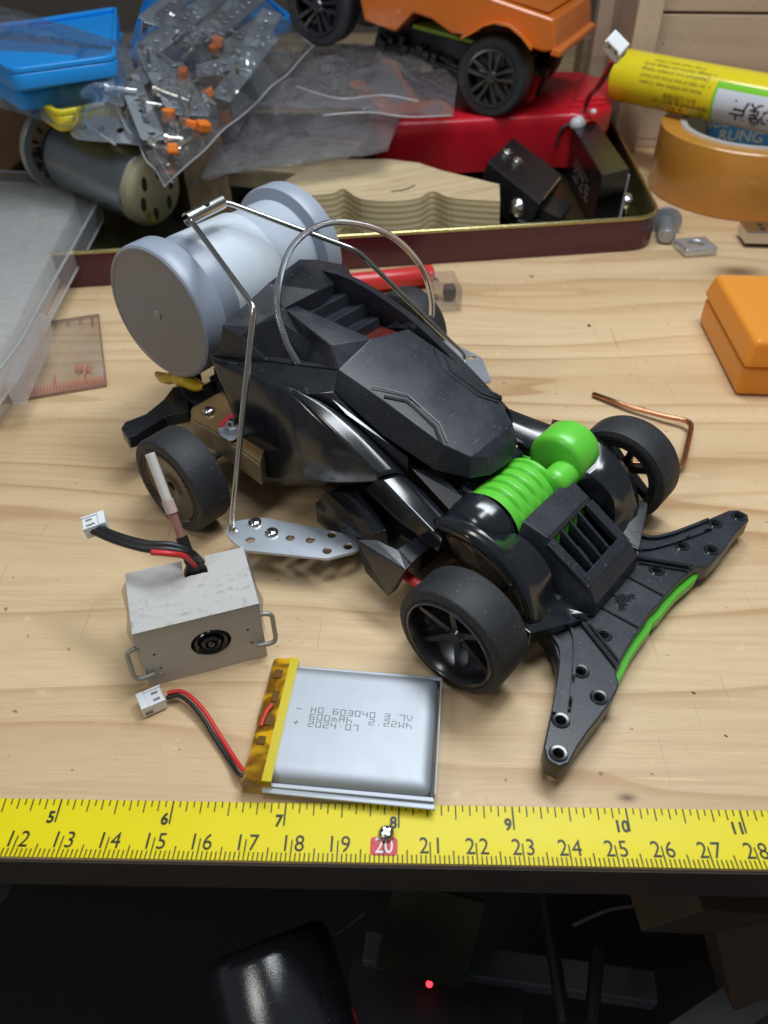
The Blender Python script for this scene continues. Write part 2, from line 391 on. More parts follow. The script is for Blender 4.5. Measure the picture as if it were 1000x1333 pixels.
# ------------------------------------------------------------------ the bench, its edge and the dark below
EY = lambda x: 7.015 - .0168 * x
top = MB().hexa([(-70, EY(-70), -1.1), (70, EY(70), -1.1), (70, 95, -1.1), (-70, 95, -1.1)], [(-70, EY(-70), 0), (70, EY(70), 0), (70, 95, 0), (-70, 95, 0)])
struct(top.build('table_top', MATS['bench_wood'], smooth=None, bevel=.03))
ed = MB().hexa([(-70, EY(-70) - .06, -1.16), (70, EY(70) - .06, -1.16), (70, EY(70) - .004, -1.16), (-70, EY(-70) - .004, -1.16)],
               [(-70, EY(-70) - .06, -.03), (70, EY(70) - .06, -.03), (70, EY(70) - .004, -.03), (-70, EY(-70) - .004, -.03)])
struct(ed.build('table_edge', EDGE, smooth=None))  # added strip; the front face's shade is in its dark colour
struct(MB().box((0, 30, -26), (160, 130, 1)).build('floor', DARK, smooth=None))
struct(MB().box((0, 34, -13.5), (150, .5, 24)).build('wall', mat('shade_panel', (.008, .0075, .007), .9), smooth=None))  # unseen panel added under the bench to keep ambient light out
struct(MB().box((0, 92, 20), (160, 1, 60)).build('wall', mat('back_wall', (.10, .09, .082), .8, vary=.3), smooth=None))

# ------------------------------------------------------------------ tape measure stuck along the front edge
TM = Matrix.Translation((0, 7.46, 0)) @ Matrix.Rotation(R(-.96), 4, 'Z')
tz = lambda v: .035 + .05 * ((v - .19) / .65) ** 2
tp = thing('tape_measure', 'yellow steel measuring tape laid along the front edge of the bench', 'tape measure')
tp.matrix_world = TM
mb = MB(); NV = 10
for (dz, flip) in ((0, 0), (-.025, 1)):
    b = len(mb.v)
    for i in range(2):
        for j in range(NV + 1):
            v = -.445 + 1.275 * j / NV; mb.v.append(((-14, 14)[i], v, tz(v) + dz))
    mb.f += [(b + j, b + NV + 1 + j, b + NV + 2 + j, b + j + 1) for j in range(NV)]
n = 2 * (NV + 1)
for j in (0, NV): mb.f.append((j, NV + 1 + j, n + NV + 1 + j, n + j))
mb.build('blade', TAPEY, tp, smooth=60)
K = .982
tick = MB()
def bar(x, v0, v1, w): tick.add([(x - w / 2, v0, 0), (x + w / 2, v0, 0), (x + w / 2, v1, 0), (x - w / 2, v1, 0)], [(0, 1, 2, 3)])
for mm in range(60, 345):
    x = (mm / 10 - 20) * K
    if abs(x) > 13.5: continue
    h = .47 if mm % 10 == 0 else (.29 if mm % 5 == 0 else .185)
    bar(x, -.445, -.445 + h, .026)
for k in range(3 * 16, 13 * 16):
    x = (k / 16 * 2.54 - 20) * K
    if abs(x) > 13.5: continue
    h = .50 if k % 16 == 0 else (.30 if k % 8 == 0 else (.26 if k % 4 == 0 else (.22 if k % 2 == 0 else .13)))
    bar(x, .83 - h, .83, .025 if k % 16 else .034)
num = glyphs([(str(c)[k], (c - 20) * K + ((-.13, .165)[k] if c > 9 else 0), -.225, .515, .88, .0, 0) for c in range(8, 33) if c != 20 for k in range(len(str(c)))] +
             [(str(q), (q * 2.54 - 20) * K - (.12 if q < 10 else .16), .32, .355, .92, .011, 0) for q in range(3, 13)])
num.v += []; b = len(num.v); num.v += tick.v; num.f += [tuple(i + b for i in f) for f in tick.f]
num.v = [(x, v, tz(v) + .012) for (x, v, z) in num.v]; num.build('markings', INK, tp, smooth=None, weld=False)
sq = fillet([(-.29, -.29), (.29, -.29), (.29, .12), (-.29, .12)], .1)
mb = MB().add([(x, v, tz(v) + .009) for x, v in sq], [tuple(range(len(sq)))]); mb.build('red_square', INKR, tp, smooth=None)
g = glyphs([('20', .0, -.235, .50, .80, .0, 0)]); g.v = [(x, v, tz(v) + .016) for x, v, z in g.v]; g.build('white_numeral', WHT, tp, smooth=None, weld=False)
p = G(503, 1085, .1)
sc = tag(MB().lathe([(0, -.3), (.07, -.3), (.07, .0), (.17, .0), (.17, .03), (.13, .085), (0, .11)], Matrix.Translation(p), 22).build('screw', STEELD, smooth=50), 'small dark cross head screw driven through the yellow tape', 'screw')
k = MB()
for q in (.6, .6 + math.pi / 2): k.box((0, 0, .095), (.2, .045, .03), Matrix.Translation(p) @ Matrix.Rotation(q, 4, 'Z'))
k.build('cross_slot', SILV, sc, smooth=None)

# ------------------------------------------------------------------ flat battery
P0 = G(352, 857, .6); Px = (G(575, 876, .6) - P0); Py = (G(312, 1012, .6) - P0)
ux = Px.normalized(); BX = Px.length; BY = Py.length
BM = frame((P0.x, P0.y, 0), ux)             # x along its length; -y towards the bench edge
bt = thing('battery', 'flat silver battery cell with printed text and amber taped end on the bench', 'battery'); bt.matrix_world = BM
w0, w1 = .62, BX - .075
ol = fillet([(w0 - .3, -BY + .09), (w1, -BY + .09), (w1, -.09), (w0 - .3, -.09)], .2)
mb = MB(); rings = [(.02, .06), (.0, .14), (.0, .38), (.03, .47), (.08, .54), (.16, .59), (.26, .616), (.36, .624)]
N = len(ol); cx, cy = (w0 + w1) / 2, -BY / 2
for ins, z in rings:
    for x, y in ol:
        mb.v.append((x + (cx - x) / abs(cx - x + 1e-9) * ins * min(1, abs(cx - x)), y + (cy - y) / abs(cy - y + 1e-9) * ins * min(1, abs(cy - y)), z))
for j in range(len(rings) - 1):
    for i in range(N): mb.f.append((j * N + i, j * N + (i + 1) % N, (j + 1) * N + (i + 1) % N, (j + 1) * N + i))
mb.f += [tuple(range(N))[::-1], tuple(range((len(rings) - 1) * N, len(rings) * N))]
pouch = mb.build('pouch', SLVP, bt, smooth=50)
sl = MB()                                    # folded seal flaps: along both long sides and the far end
for (ya, yb) in ((-.085, .02), (-BY - .02, -BY + .085)):
    sl.hexa([(.45, ya, .12), (BX, ya, .12), (BX, yb, .12), (.45, yb, .12)], [(.45, ya, .36), (BX, ya, .40), (BX, yb, .40), (.45, yb, .36)])
sl.hexa([(BX - .03, -BY + .09, .05), (BX, -BY + .09, .05), (BX, -.09, .05), (BX - .03, -.09, .05)], [(BX - .02, -BY + .09, .50), (BX + .03, -BY + .09, .52), (BX + .03, -.09, .52), (BX - .02, -.09, .50)])
sl.hexa([(.5, -BY - .13, .24), (BX + .03, -BY - .15, .26), (BX + .03, -BY - .022, .24), (.5, -BY - .022, .24)], [(.5, -BY - .13, .28), (BX + .03, -BY - .15, .31), (BX + .03, -BY - .022, .32), (.5, -BY - .022, .32)])
sl.build('seal_fold', SLVP, pouch, smooth=None, bevel=.025)
kp = MB()
prof = [(.02, .03), (.02, .40), (.10, .52), (.22, .585), (.40, .60), (.50, .635), (.72, .640), (.72, .03)]
NY = 14
for j in range(NY + 1):
    y = .04 + (-BY - .08) * j / NY
    for q, (x, z) in enumerate(prof):
        kp.v.append((x + .03 * noise.noise((j * .7, q * .5, 3)), y, z + (.0 if q > 4 else .045 * noise.noise((j * .9, q * .6, 0)))))
m_ = len(prof)
for j in range(NY):
    for q in range(m_ - 1): kp.f.append((j * m_ + q, j * m_ + q + 1, (j + 1) * m_ + q + 1, (j + 1) * m_ + q))
kp.f += [tuple(range(m_)), tuple(range(NY * m_, NY * m_ + m_))[::-1]]
kap = kp.build('amber_tape', KAP, bt, smooth=40)
yb = MB()
yb.hexa([(.52, -BY - .05, .637), (.735, -BY - .05, .637), (.735, .05, .637), (.52, .05, .637)], [(.52, -BY - .05, .646), (.735, -BY - .05, .646), (.735, .05, .646), (.52, .05, .646)])
yb.build('yellow_strip', mat('strip_yellow', (.62, .50, .01), .2, coat=.5), bt, smooth=None)
for (y, w, x0, x1) in ((-.45, .25, .2, .4), (-1.1, .32, .28, .46), (-1.75, .3, .26, .46), (-2.3, .22, .2, .38)): MB().box(((x0 + x1) / 2, y, .605), (x1 - x0, w, .05)).build('circuit_chip', MATS.get('chip_brown') or mat('chip_brown', (.13, .06, .004), .45, spec=.2), kap, smooth=None, bevel=.02)
MB().tube([(.34, -1.35, .63), (.24, -1.6, .64), (.2, -1.95, .63)], .05, 8, 5).build('tab_wire', REDW, kap)
FONT57 = {'-': ('', '', '', '###', '', '', ''), '+': ('', '', '#', '###', '#', '', ''), '.': ('', '', '', '', '', '', '#'), ',': ('', '', '', '#', '', '', '')}
for ch, rows in {'H': '#...#|#...#|#...#|#####|#...#|#...#|#...#', 'G': '#####|#...#|#....|#..##|#...#|#...#|#####', '6': '#####|#....|#....|#####|#...#|#...#|#####', '0': '#####|#...#|#...#|#...#|#...#|#...#|#####',
                 '3': '#####|....#|....#|#####|....#|....#|#####', '4': '#...#|#...#|#...#|#####|....#|....#|....#', '7': '#####|....#|....#|....#|....#|....#|....#', 'V': '#...#|#...#|#...#|#...#|.#.#.|.#.#.|..#..',
                 'm': '.....|.....|####.|#.#.#|#.#.#|#.#.#|#.#.#', 'A': '#####|#...#|#...#|#####|#...#|#...#|#...#', 'h': '#....|#....|#....|####.|#...#|#...#|#...#', '2': '#####|....#|....#|#####|#....|#....|#####',
                 'W': '#...#|#...#|#...#|#.#.#|#.#.#|##.##|#...#', '+': '.....|..#..|..#..|#####|..#..|..#..|.....', '-': '.....|.....|.....|#####|.....|.....|.....', '.': '.....|.....|.....|.....|.....|.....|..#..', ',': '.....|.....|.....|..#..|.....|.....|.....', ' ': '.....|.....|.....|.....|.....|.....|.....'}.items():
    FONT57[ch] = rows.split('|')
pr = MB(); cw, chh = .0265, .0235
def dots(s, x0, y0):
    for q, ch in enumerate(s):
        for r_, row in enumerate(FONT57[ch]):
            for c_, k in enumerate(row):
                if k == '#':
                    x = x0 + (q * 6.6 + c_) * cw; y = y0 - r_ * chh
                    pr.add([(x, y, .6255), (x + cw * .95, y, .6255), (x + cw * .95, y - chh * .72, .6255), (x, y - chh * .72, .6255)], [(0, 3, 2, 1)])
dots('- HG 603040 3.7V', .93, -1.31); dots('600mAh  2.22Wh', .93 + 13.2 * cw, -1.50); dots('+ 2024,07', .93, -1.69)
pr.build('printed_text', INKG, pouch, smooth=None, weld=False)
# its leads and plug
def two_wires(pts, parent, r=.055, names=('red_wire', 'black_wire'), off=.06):
    for s, nm in ((1, names[0]), (-1, names[1])):
        Q = []
        for i, p in enumerate(pts):
            p = Vector(p); a = Vector(pts[max(0, i - 1)]); b = Vector(pts[min(len(pts) - 1, i + 1)])
            w = (b - a).cross(Vector((0, 0, 1))).normalized(); Q.append(p - w * off * s + Vector((0, 0, .012 * s)))
        MB().tube(Q, r, 8, 7).build(nm, REDW if nm.startswith('red') else BLKW, parent, smooth=180)
bi = BM.inverted()
two_wires([bi @ G(218, 905, .22), bi @ G(238, 904, .3), bi @ G(262, 926, .26), bi @ G(285, 962, .16), bi @ G(303, 990, .16), bi @ G(313, 1004, .3), bi @ G(322, 1008, .3)], bt, .055)
def plug(name, parent, M, m=WHT, s=1.0):
    """two-pole white plug: body, latch ridge, side rails and pin slots"""
    b = MB().box((0, 0, 0), (.58 * s, .5 * s, .3 * s), M)
    b.box((-.2 * s, 0, .17 * s), (.18 * s, .5 * s, .08 * s), M).box((.1 * s, .22 * s, .17 * s), (.42 * s, .06 * s, .06 * s), M).box((.1 * s, -.22 * s, .17 * s), (.42 * s, .06 * s, .06 * s), M)
    o = b.build(name, m, parent, smooth=None, bevel=.025 * s)
    sg = MATS.get('slot_grey') or mat('slot_grey', (.2, .2, .21), .7)
    for cc, sz in (((.12, -.1, .152), (.16, .07, .012)), ((.12, .1, .152), (.16, .07, .012)), ((-.14, -.256, -.02), (.18, .012, .1))):
        MB().box([v * s for v in cc], [v * s for v in sz], M).build('slot', sg, o, smooth=None)
    return o
a = bi @ G(178, 922, .2); b = bi @ G(217, 905, .2)
plug('white_plug', bt, frame((a + b) / 2, b - a), s=1.02)

# ------------------------------------------------------------------ grey card camera box
b0, b1 = G(196, 896), G(349, 856); bw = (b1 - b0).length
CM = frame(b0, b1 - b0); BH, BD = 2.13, 2.05
cb = thing('speaker_box', 'grey cardboard cube with a round black opening in front and bent wire handles', 'card box'); cb.matrix_world = CM
ci = CM.inverted()
mb = MB(); S = 18                             # card body, torn relief on the top, notch in its back edge
nx, ny = 60, 44
notch = lambda x, y: 1.38 < x < 2.02 and y > BD - .62
for i in range(nx + 1):
    for j in range(ny + 1):
        x, y = bw * i / nx, BD * j / ny
        z = BH + (.06 * max(0, 1 - abs(noise.noise((x * 1.1, y * 3.0 + .5 * noise.noise((x * 2.5, y, 5)), 1)) + .12 * noise.noise((x * 7, y * 7, 2))) * 9) * (1 if y < 1.3 else .3) + .02 * noise.noise((x * 7, y * 12, 4)) + .012 * noise.noise((x * 19, y * 25, 4)) if 0 < j < ny and 0 < i < nx else 0)
        mb.v.append((x, y, z))
for i in range(nx):
    for j in range(ny):
        if not notch(bw * (i + .5) / nx, BD * (j + .5) / ny): mb.f.append((i * (ny + 1) + j, (i + 1) * (ny + 1) + j, (i + 1) * (ny + 1) + j + 1, i * (ny + 1) + j + 1))
body = mb.build('top_card', CARD, cb, smooth=60)
def wallcard(name, M, w, h, holes=()):
    o = plate(name, [(0, 0), (w, 0), (w, h), (0, h)], holes, -.06, 0, CARD, cb, smooth=None); o.matrix_local = M; return o
RX = Matrix.Rotation(R(90), 4, 'X')
LC = (bw * .565, BH * .505)
el = lambda c, a, b_, n=30: [(c[0] + a * math.cos(2 * math.pi * k / n), c[1] + b_ * math.sin(2 * math.pi * k / n)) for k in range(n)]
wallcard('front_card', RX @ Matrix.Translation((0, 0, -.06)), bw, BH - .01, [el(LC, .50, .46)] + [arc(q, .045, 10) for q in ((.33, 1.15), (.38, .58), (bw - .37, 1.2), (bw - .33, .68))])
wallcard('side_card', Matrix.Rotation(R(90), 4, 'Z') @ RX @ Matrix.Translation((.07, 0, .06)), BD - .07, BH - .01)
wallcard('side_card', Matrix.Translation((bw, 0, 0)) @ Matrix.Rotation(R(90), 4, 'Z') @ RX @ Matrix.Translation((.07, 0, 0)), BD - .07, BH - .01)
wallcard('back_card', Matrix.Translation((0, BD, 0)) @ RX @ Matrix.Translation((.07, 0, 0)), bw - .14, BH - .62)
LM = Matrix.Translation((LC[0], 0, LC[1])) @ Matrix.Rotation(R(90), 4, 'X')
ln = MB().lathe([(.49, -.35), (.45, -.10), (.40, -.02), (.33, -.05), (.27, -.16), (.0, -.2)], LM, 36).build('round_lens', LENS, cb, smooth=40)
MB().lathe([(.24, -.16), (.24, -.02), (.19, .03), (.15, .0), (.14, -.1)], LM, 30).build('inner_ring', mat('lens_ring', (.045, .047, .05), .25, .5), ln, smooth=40)
MB().lathe([(.10, -.14), (.10, .0), (.05, .045), (0, .04)], LM, 24).build('lens_stud', mat('lens_stud', (.10, .10, .105), .2, .6), ln, smooth=50)
MB().box((bw / 2, BD / 2, .62), (bw - .3, BD - .3, 1.1)).build('inner_block', HOLE, cb, smooth=None)
for (x, s) in ((-.02, -1), (bw + .02, 1)):   # bent wire handles with their ends through the card
    z0, z1 = (.62, 1.62) if s > 0 else (.55, 1.5)
    MB().tube([(x - .25 * s, -.02, z0), (x + .10 * s, -.06, z0), (x + .24 * s, -.05, z0 + .12), (x + .25 * s, .0, (z0 + z1) / 2), (x + .24 * s, .05, z1 - .1), (x + .12 * s, .07, z1), (x - .04 * s, .1, z1)], .062, 8, 6).build('wire_handle', mat('handle_grey', (.33, .33, .30), .4, .4) if 'handle_grey' not in MATS else MATS['handle_grey'], cb, smooth=180)
for q in ((.38, .62), (bw - .33, .72)): MB().tube([(q[0] - .03, -.065, q[1] - .02), (q[0], -.09, q[1]), (q[0] + .05, -.065, q[1] + .03)], .025, 6).build('staple', STEEL, cb, smooth=60)
for s, x in ((-1, -.03), (1, bw + .03)):     # clear film folded over the ends
    V = [(x, -.02, BH * .75), (x + .1 * s, .2, BH * .95), (x + .02 * s, BD * .3, BH + .05), (x + .10 * s, BD * .7, BH + .04), (x, BD, BH * .9), (x + .02 * s, BD, .3), (x + .05 * s, .2, .3)]
    MB().add(V + [(x, BD / 2, BH * .6)], [(i, (i + 1) % 7, 7) for i in range(7)]).build('clear_flap', CLR, cb, smooth=60)
NP = Vector((1.70, BD - .3, BH))             # cable gland, clear tube, leads, plug
MB().lathe([(.30, -.5), (.30, -.15), (.23, .0), (.18, .18), (0, .2)], Matrix.Translation(NP), 20).build('rubber_grommet', BLKW, cb, smooth=60)
q0 = ci @ G(233, 702, 2.75); q0 = NP + Vector((-.06, .06, .1)); d0 = (ci @ G(195, 590, 4.6) - q0)
tdir = d0.normalized()
def tp_(k): return q0 + d0 * k
MB().tube([tp_(0), tp_(.24)], .155, 14).build('black_sleeve', BLKW, cb, smooth=50)
MB().tube([tp_(.18), tp_(.40), tp_(.52)], .115, 14).build('copper_tube', mat('pink_copper', (.40, .19, .15), .4, .3, vary=.35, bump=.2, bscale=8), cb, smooth=50)
MB().tube([tp_(.46), tp_(.58)], .15, 14).build('tube_collar', mat('collar_pink', (.55, .40, .36), .3, vary=.2), cb, smooth=50)
MB().tube([tp_(.54), tp_(.78), tp_(1.0)], .125, 14).build('clear_tube', mat('milky_tube', (.62, .58, .54), .2, vary=.15, sss=.3, coat=.5), cb, smooth=50)
w = [ci @ G(120, 690, 3.0), ci @ G(150, 703, 3.0), ci @ G(190, 714, 3.0), ci @ G(222, 716, 2.95), ci @ G(247, 722, 2.7), NP + Vector((.12, .0, .05))]
MB().tube(w, .105, 8, 6).build('black_wire', BLKW, cb, smooth=180)
MB().tube([p + Vector((.05, .1, .06)) for p in w[:4]] + [w[4] + Vector((.05, .06, .0)), NP + Vector((.2, .1, 0))], .09, 8, 6).build('black_wire', BLKW, cb, smooth=180)
MB().tube([ci @ G(197, 719, 3.1), ci @ G(222, 721, 3.05), ci @ G(242, 725, 2.75), NP + Vector((.05, -.1, .06))], .075, 8, 6).build('red_wire', REDW, cb, smooth=180)
a = ci @ G(148, 676, 3.05); b = ci @ G(106, 690, 2.95)
plug('white_plug', cb, frame((a * .45 + b * .55), b - a), s=1.0)

# ------------------------------------------------------------------ the toy racing car
car = thing('toy_car', 'black toy racing car with green engine, perforated metal strips and a bent wire rack', 'toy car', ORG, (0, 0, YAW))
def facets(polys, mirror=True, own=None):
    mb = MB()
    for P in polys:
        for s in ((1, -1) if mirror else (1,)):
            V = [L3((p[0], p[1] * s, p[2])) for p in P]
            mb.add(V, [tuple(range(len(V)))[::s]])
    return mb
def loft(rows):
    """grid of car-space points -> quads"""
    mb = MB(); n = len(rows[0])
    for r_ in rows: mb.v += [tuple(L3(p)) for p in r_]
    for j in range(len(rows) - 1):
        for i in range(n - 1): mb.f.append((j * n + i, j * n + i + 1, (j + 1) * n + i + 1, (j + 1) * n + i))
    return mb
def flip(P): return [(p[0], -p[1], p[2]) for p in P]
def cs(P, k=6): return [tuple(v) for v in spline([Vector(p) for p in P], k)]

# wheels -----------------------------------------------------------
def wheel(name_label, a, b_out, r, w, side, style):
    wh = bpy.data.objects.new('wheel', None); put(wh, car, L3((a, b_out * side, r)))
    if side < 0: wh.rotation_euler = (0, 0, math.pi)
    # local: -y is the outer face
    pr = [(r * .80, 0.02), (r * .86, -.012), (r * .93, .0), (r * .955, .012), (r * .985, .05), (r, .11), (r, w * .5), (r, w - .11), (r * .985, w - .05), (r * .9, w), (r * .82, w - .02), (r * .80, w * .5), (r * .80, .02)]
    MB().lathe(pr, None, 96, 'y').build('tyre', RUB, wh, smooth=24)
    q = r * .80
    if style == 'spoke':
        pr = [(q, w - .03), (q + .03, .0), (q + .0, -.045), (q - .05, -.05), (q - .09, .0), (q - .12, .20), (q - .17, .42), (q - .17, w - .03), (q, w - .03)]
        rim = MB().lathe(pr, None, 64, 'y')
        rim.lathe([(0, .26), (.17, .26), (.24, .34), (.24, w + .1), (0, w + .1)], None, 24, 'y')
        for k in range(6):
            t = k * math.pi / 3 + .35
            M = Matrix.Rotation(t, 4, 'Y')
            rim.hexa([(.15, .34, -.10), (q - .11, .22, -.06), (q - .11, .22, .06), (.15, .34, .10)], [(.15, .66, -.12), (q - .11, .56, -.09), (q - .11, .56, .09), (.15, .66, .12)])
            n = 8; rim.v[-n:] = [tuple(M @ Vector(v)) for v in rim.v[-n:]]
        rim.build('rim', RIM, wh, smooth=35)
    else:
        pr = [(q, w - .03), (q, .0), (q - .04, -.03), (q - .09, .02), (q - .12, .05), (q - .14, .02), (q - .17, .06), (.34, .09), (.30, .12), (.16, .13), (.12, .3), (0, .3)]
        rim = MB().lathe(pr, None, 64, 'y').build('rim', mat('disc_plastic', (.045, .034, .024), .22, dust=.3) if 'disc_plastic' not in MATS else MATS['disc_plastic'], wh, smooth=35)  # the wood's reflection is put into this brown base colour
        k = MB()
        for i in range(46):
            if 8 < i % 23 < 18: continue
            t = i * 2 * math.pi / 46; k.box((q - .05, -.03, 0), (.05, .02, .07), Matrix.Rotation(t, 4, 'Y'))
        k.build('rim_notches', HOLE, rim, smooth=None)
    return wh
wheel('', 0, 4.74, 1.55, 1.18, 1, 'spoke'); wheel('', 0, 4.74, 1.55, 1.18, -1, 'spoke')
rl = wheel('', -9.8, 5.47, 1.56, 1.12, 1, 'disc'); wheel('', -10.45, 7.1, 1.56, 1.12, -1, 'disc')
MB().tube([L3((0, -3.6, 1.55)), L3((0, 3.6, 1.55))], .1, 10).build('front_axle', STEELD, car, smooth=60)
MB().tube([L3((-10.42, -6.4, 1.56)), L3((-9.83, 4.6, 1.56))], .1, 10).build('rear_axle', STEELD, car, smooth=60)

# chassis ----------------------------------------------------------
ch = MB()
ch.hexa([L3(p) for p in ((-9.0, 1.3, .45), (-9.0, -1.3, .45), (1.6, -1.5, .45), (1.6, 1.5, .45))], [L3(p) for p in ((-9.0, 1.4, 1.5), (-9.0, -1.4, 1.5), (1.2, -1.6, 1.3), (1.2, 1.6, 1.3))])
ch.hexa([L3(p) for p in ((-6.6, 2.5, .45), (-6.6, -2.5, .45), (-2.6, -2.5, .45), (-2.6, 2.5, .45))], [L3(p) for p in ((-6.4, 2.2, 1.15), (-6.4, -2.2, 1.15), (-2.8, -2.2, 1.15), (-2.8, 2.2, 1.15))])
ch.box((-.2, 0, 1.4), (1.5, 4.2, 1.3)).box((-4.5, 0, 1.9), (6, 2.0, 1.4))
ch.build('chassis', BLKM, car, smooth=None, bevel=.06)
MB().tube([L3(CB(527, 748, 3.3)), L3(CB(548, 762, 3.3)), L3(CB(575, 770, 3.0))], .13, 8, 4).build('red_wire', REDW, car)

# front bumper -----------------------------------------------------
zb = .9
near = [(802, 875), (806, 889), (803, 899), (790, 921), (776, 939), (765, 953), (752, 972), (741, 993), (728, 998), (712, 988), (708, 972), (716, 935), (724, 897), (727, 860), (721, 838), (704, 818)]
PN = [CC(x, y, zb) for x, y in near]
def loc2(P): return [(p[0], -p[1]) for p in P]
cen = [CC(830, 822, zb), CC(848, 798, zb)]
mid = [(cen[0][0] * .5 + cen[1][0] * .5, 0)]
half = PN[::-1]                              # from the root out to the tip and back to the arc
arcpts = [CC(814, 848, zb), CC(830, 822, zb), CC(841, 808, zb)]
outline = loc2([(1.0, 2.0, zb)] + half + arcpts) + [(arcpts[-1][0] - .04, 0)] + [(p[0], p[1]) for p in (arcpts[::-1] + half[::-1] + [(1.0, 2.0, zb)])]
hol = [CC(730, 938, zb), CC(727, 981, zb), CC(780, 908, zb), CC(756, 874, zb), CC(786, 827, zb)]
H2 = [arc((h[0], -h[1]), .115, 14) for h in hol] + [arc((h[0], h[1]), .115, 14) for h in hol]
fb = plate('front_bumper', outline, H2,   .32, zb, BLK, car, bevel=.035)
for h in hol:
    for s in (1, -1): MB().lathe([(.125, zb), (.13, zb + .03), (.19, zb + .035), (.22, zb + .0), (.22, zb - .01)], Matrix.Translation((h[0], -h[1] * s, 0)), 24).build('hole_ring', BLKG, fb, smooth=40, weld=False)
# raised wall and trough along the back edge of both wings, ribs on the middle plate
back = [CC(x, y, zb) for x, y in [(721, 930), (727, 897), (731, 864), (728, 842), (712, 822)]]
inn = [CC(x, y, zb) for x, y in [(741, 926), (745, 893), (748, 858), (747, 832), (741, 816)]]
for s in (1, -1):
    for path, w_, h_ in ((back, .045, .11), (inn, .035, .09)):
        Q = cs([(p[0], p[1] * s, p[2]) for p in path], 5); rw = MB()
        for i in range(len(Q) - 1):
            a = L3(Q[i]); b = L3(Q[i + 1]); w = (b - a).cross(Vector((0, 0, 1))).normalized() * w_
            rw.hexa([a - w, a + w, b + w, b - w], [a - w + Vector((0, 0, h_)), a + w + Vector((0, 0, h_)), b + w + Vector((0, 0, h_)), b - w + Vector((0, 0, h_))])
        rw.build('wing_rib', BLK, fb, smooth=40)
for s in (1, -1):
    for pa, pb, w_, h_ in ((CC(757, 812, zb), CC(803, 870, zb), .05, .10), (CC(766, 812, zb), CC(806, 862, zb), .03, .06), (CC(818, 752, zb), CC(863, 776, zb), .02, .05)):
        a = L3((pa[0], pa[1] * s, zb)); b = L3((pb[0], pb[1] * s, zb)); w = (b - a).cross(Vector((0, 0, 1))).normalized() * w_
        u = Vector((0, 0, h_)); MB().hexa([a - w, a + w, b + w, b - w], [a - w + u, a + w + u, b + w + u, b - w + u]).build('plate_rib', BLKG, fb, smooth=None)
em = MB(); rr = random.Random(3)             # moulded star emblem on the middle plate
ec = Vector((CC(818, 778, zb)[0] - .05, -.12, zb))
for i in range(-4, 5):
    t = abs(i) / 4; em.box((ec.x + (.22 * t - .12) + .05 * (i % 2), ec.y + i * .085, zb + .012), (.42 - .3 * t, .045, .03), None)
em.build('moulded_emblem', BLKG, fb, smooth=None)
gr = loc2([(2.2, 2.3, 0)] + cs([CC(800, 893, .55), CC(808, 884, .55), CC(824, 852, .55), CC(847, 820, .55)], 5))
gmid = [(gr[-1][0] - .05, 0)]
plate('under_plate', gr + gmid + [(x, -y) for x, y in gr[::-1]], [], .24, .60, GRND, car, bevel=.03)

# nose box with slanting slats --------------------------------------
pr_, pf, lu, ll = (-.36, 1.18, 2.87), (.35, 1.06, 2.63), (1.7, 1.09, 1.84), (2.03, 1.17, 1.40)
m = lambda p: (p[0], -p[1], p[2])
side = [pr_, pf, (.42, 1.10, 2.5), lu, ll, (2.08, 1.17, .92), (1.2, 1.5, .92), (.3, 1.5, 1.5), (-.36, 1.55, 2.0)]
nb = facets([side])
nb.add([L3(p) for p in (pr_, pf, m(pf), m(pr_))], [(0, 1, 2, 3)])
nb.add([L3(p) for p in (pf, (.42, 1.06, 2.5), (.42, -1.06, 2.5), m(pf))], [(0, 1, 2, 3)])
nb.add([L3(p) for p in (lu, ll, m(ll), m(lu))], [(0, 1, 2, 3)])
nb.add([L3(p) for p in (ll, (2.08, 1.17, .92), (2.08, -1.17, .92), m(ll))], [(0, 1, 2, 3)])
nb.build('nose_box', BLK, car, smooth=None, solid=.13, bevel=.035)
fr = MB()
for s in (1, -1):                            # sloping side bars of the grille
    a, b = L3((.42, 1.0 * s, 2.52)), L3((1.72, .98 * s, 1.80)); w = Vector((0, .16, 0)); u = Vector((.10, 0, .16))
    fr.hexa([a - w - u, a + w - u, b + w - u, b - w - u], [a - w, a + w, b + w, b - w])
a, b = Vector((1.50, 1.0, 1.93)), Vector((1.50, -1.0, 1.93))
fr.hexa([(1.46, 1.0, 1.70), (1.74, 1.0, 1.55), (1.74, -1.0, 1.55), (1.46, -1.0, 1.70)], [(1.48, 1.0, 1.955), (1.75, 1.0, 1.80), (1.75, -1.0, 1.80), (1.48, -1.0, 1.955)])
fr.build('grille_frame', BLK, car, smooth=None, bevel=.02)
for y in (.42, -.02, -.46):
    MB().hexa([(.44, y - .045, 2.1), (1.5, y - .045, 1.45), (1.5, y + .045, 1.45), (.44, y + .045, 2.1)], [(.40, y - .045, 2.56), (1.5, y - .045, 1.86), (1.5, y + .045, 1.86), (.40, y + .045, 2.56)]).build('grille_slat', BLK, car, smooth=None, bevel=.015)
MB().hexa([(.75, -.98, 1.5), (1.5, -.98, 1.2), (1.5, .98, 1.2), (.75, .98, 1.5)], [(.72, -.98, 1.72), (1.5, -.98, 1.5), (1.5, .98, 1.5), (.72, .98, 1.72)]).build('grille_tray', BLK, car, smooth=None)
MB().hexa([(.0, -1.0, 1.4), (.5, -1.0, 1.4), (.5, 1.0, 1.4), (.0, 1.0, 1.4)], [(-.1, -1.0, 2.3), (.36, -1.0, 2.25), (.36, 1.0, 2.25), (-.1, 1.0, 2.3)]).build('green_block', GRN, car, smooth=None, bevel=.08)

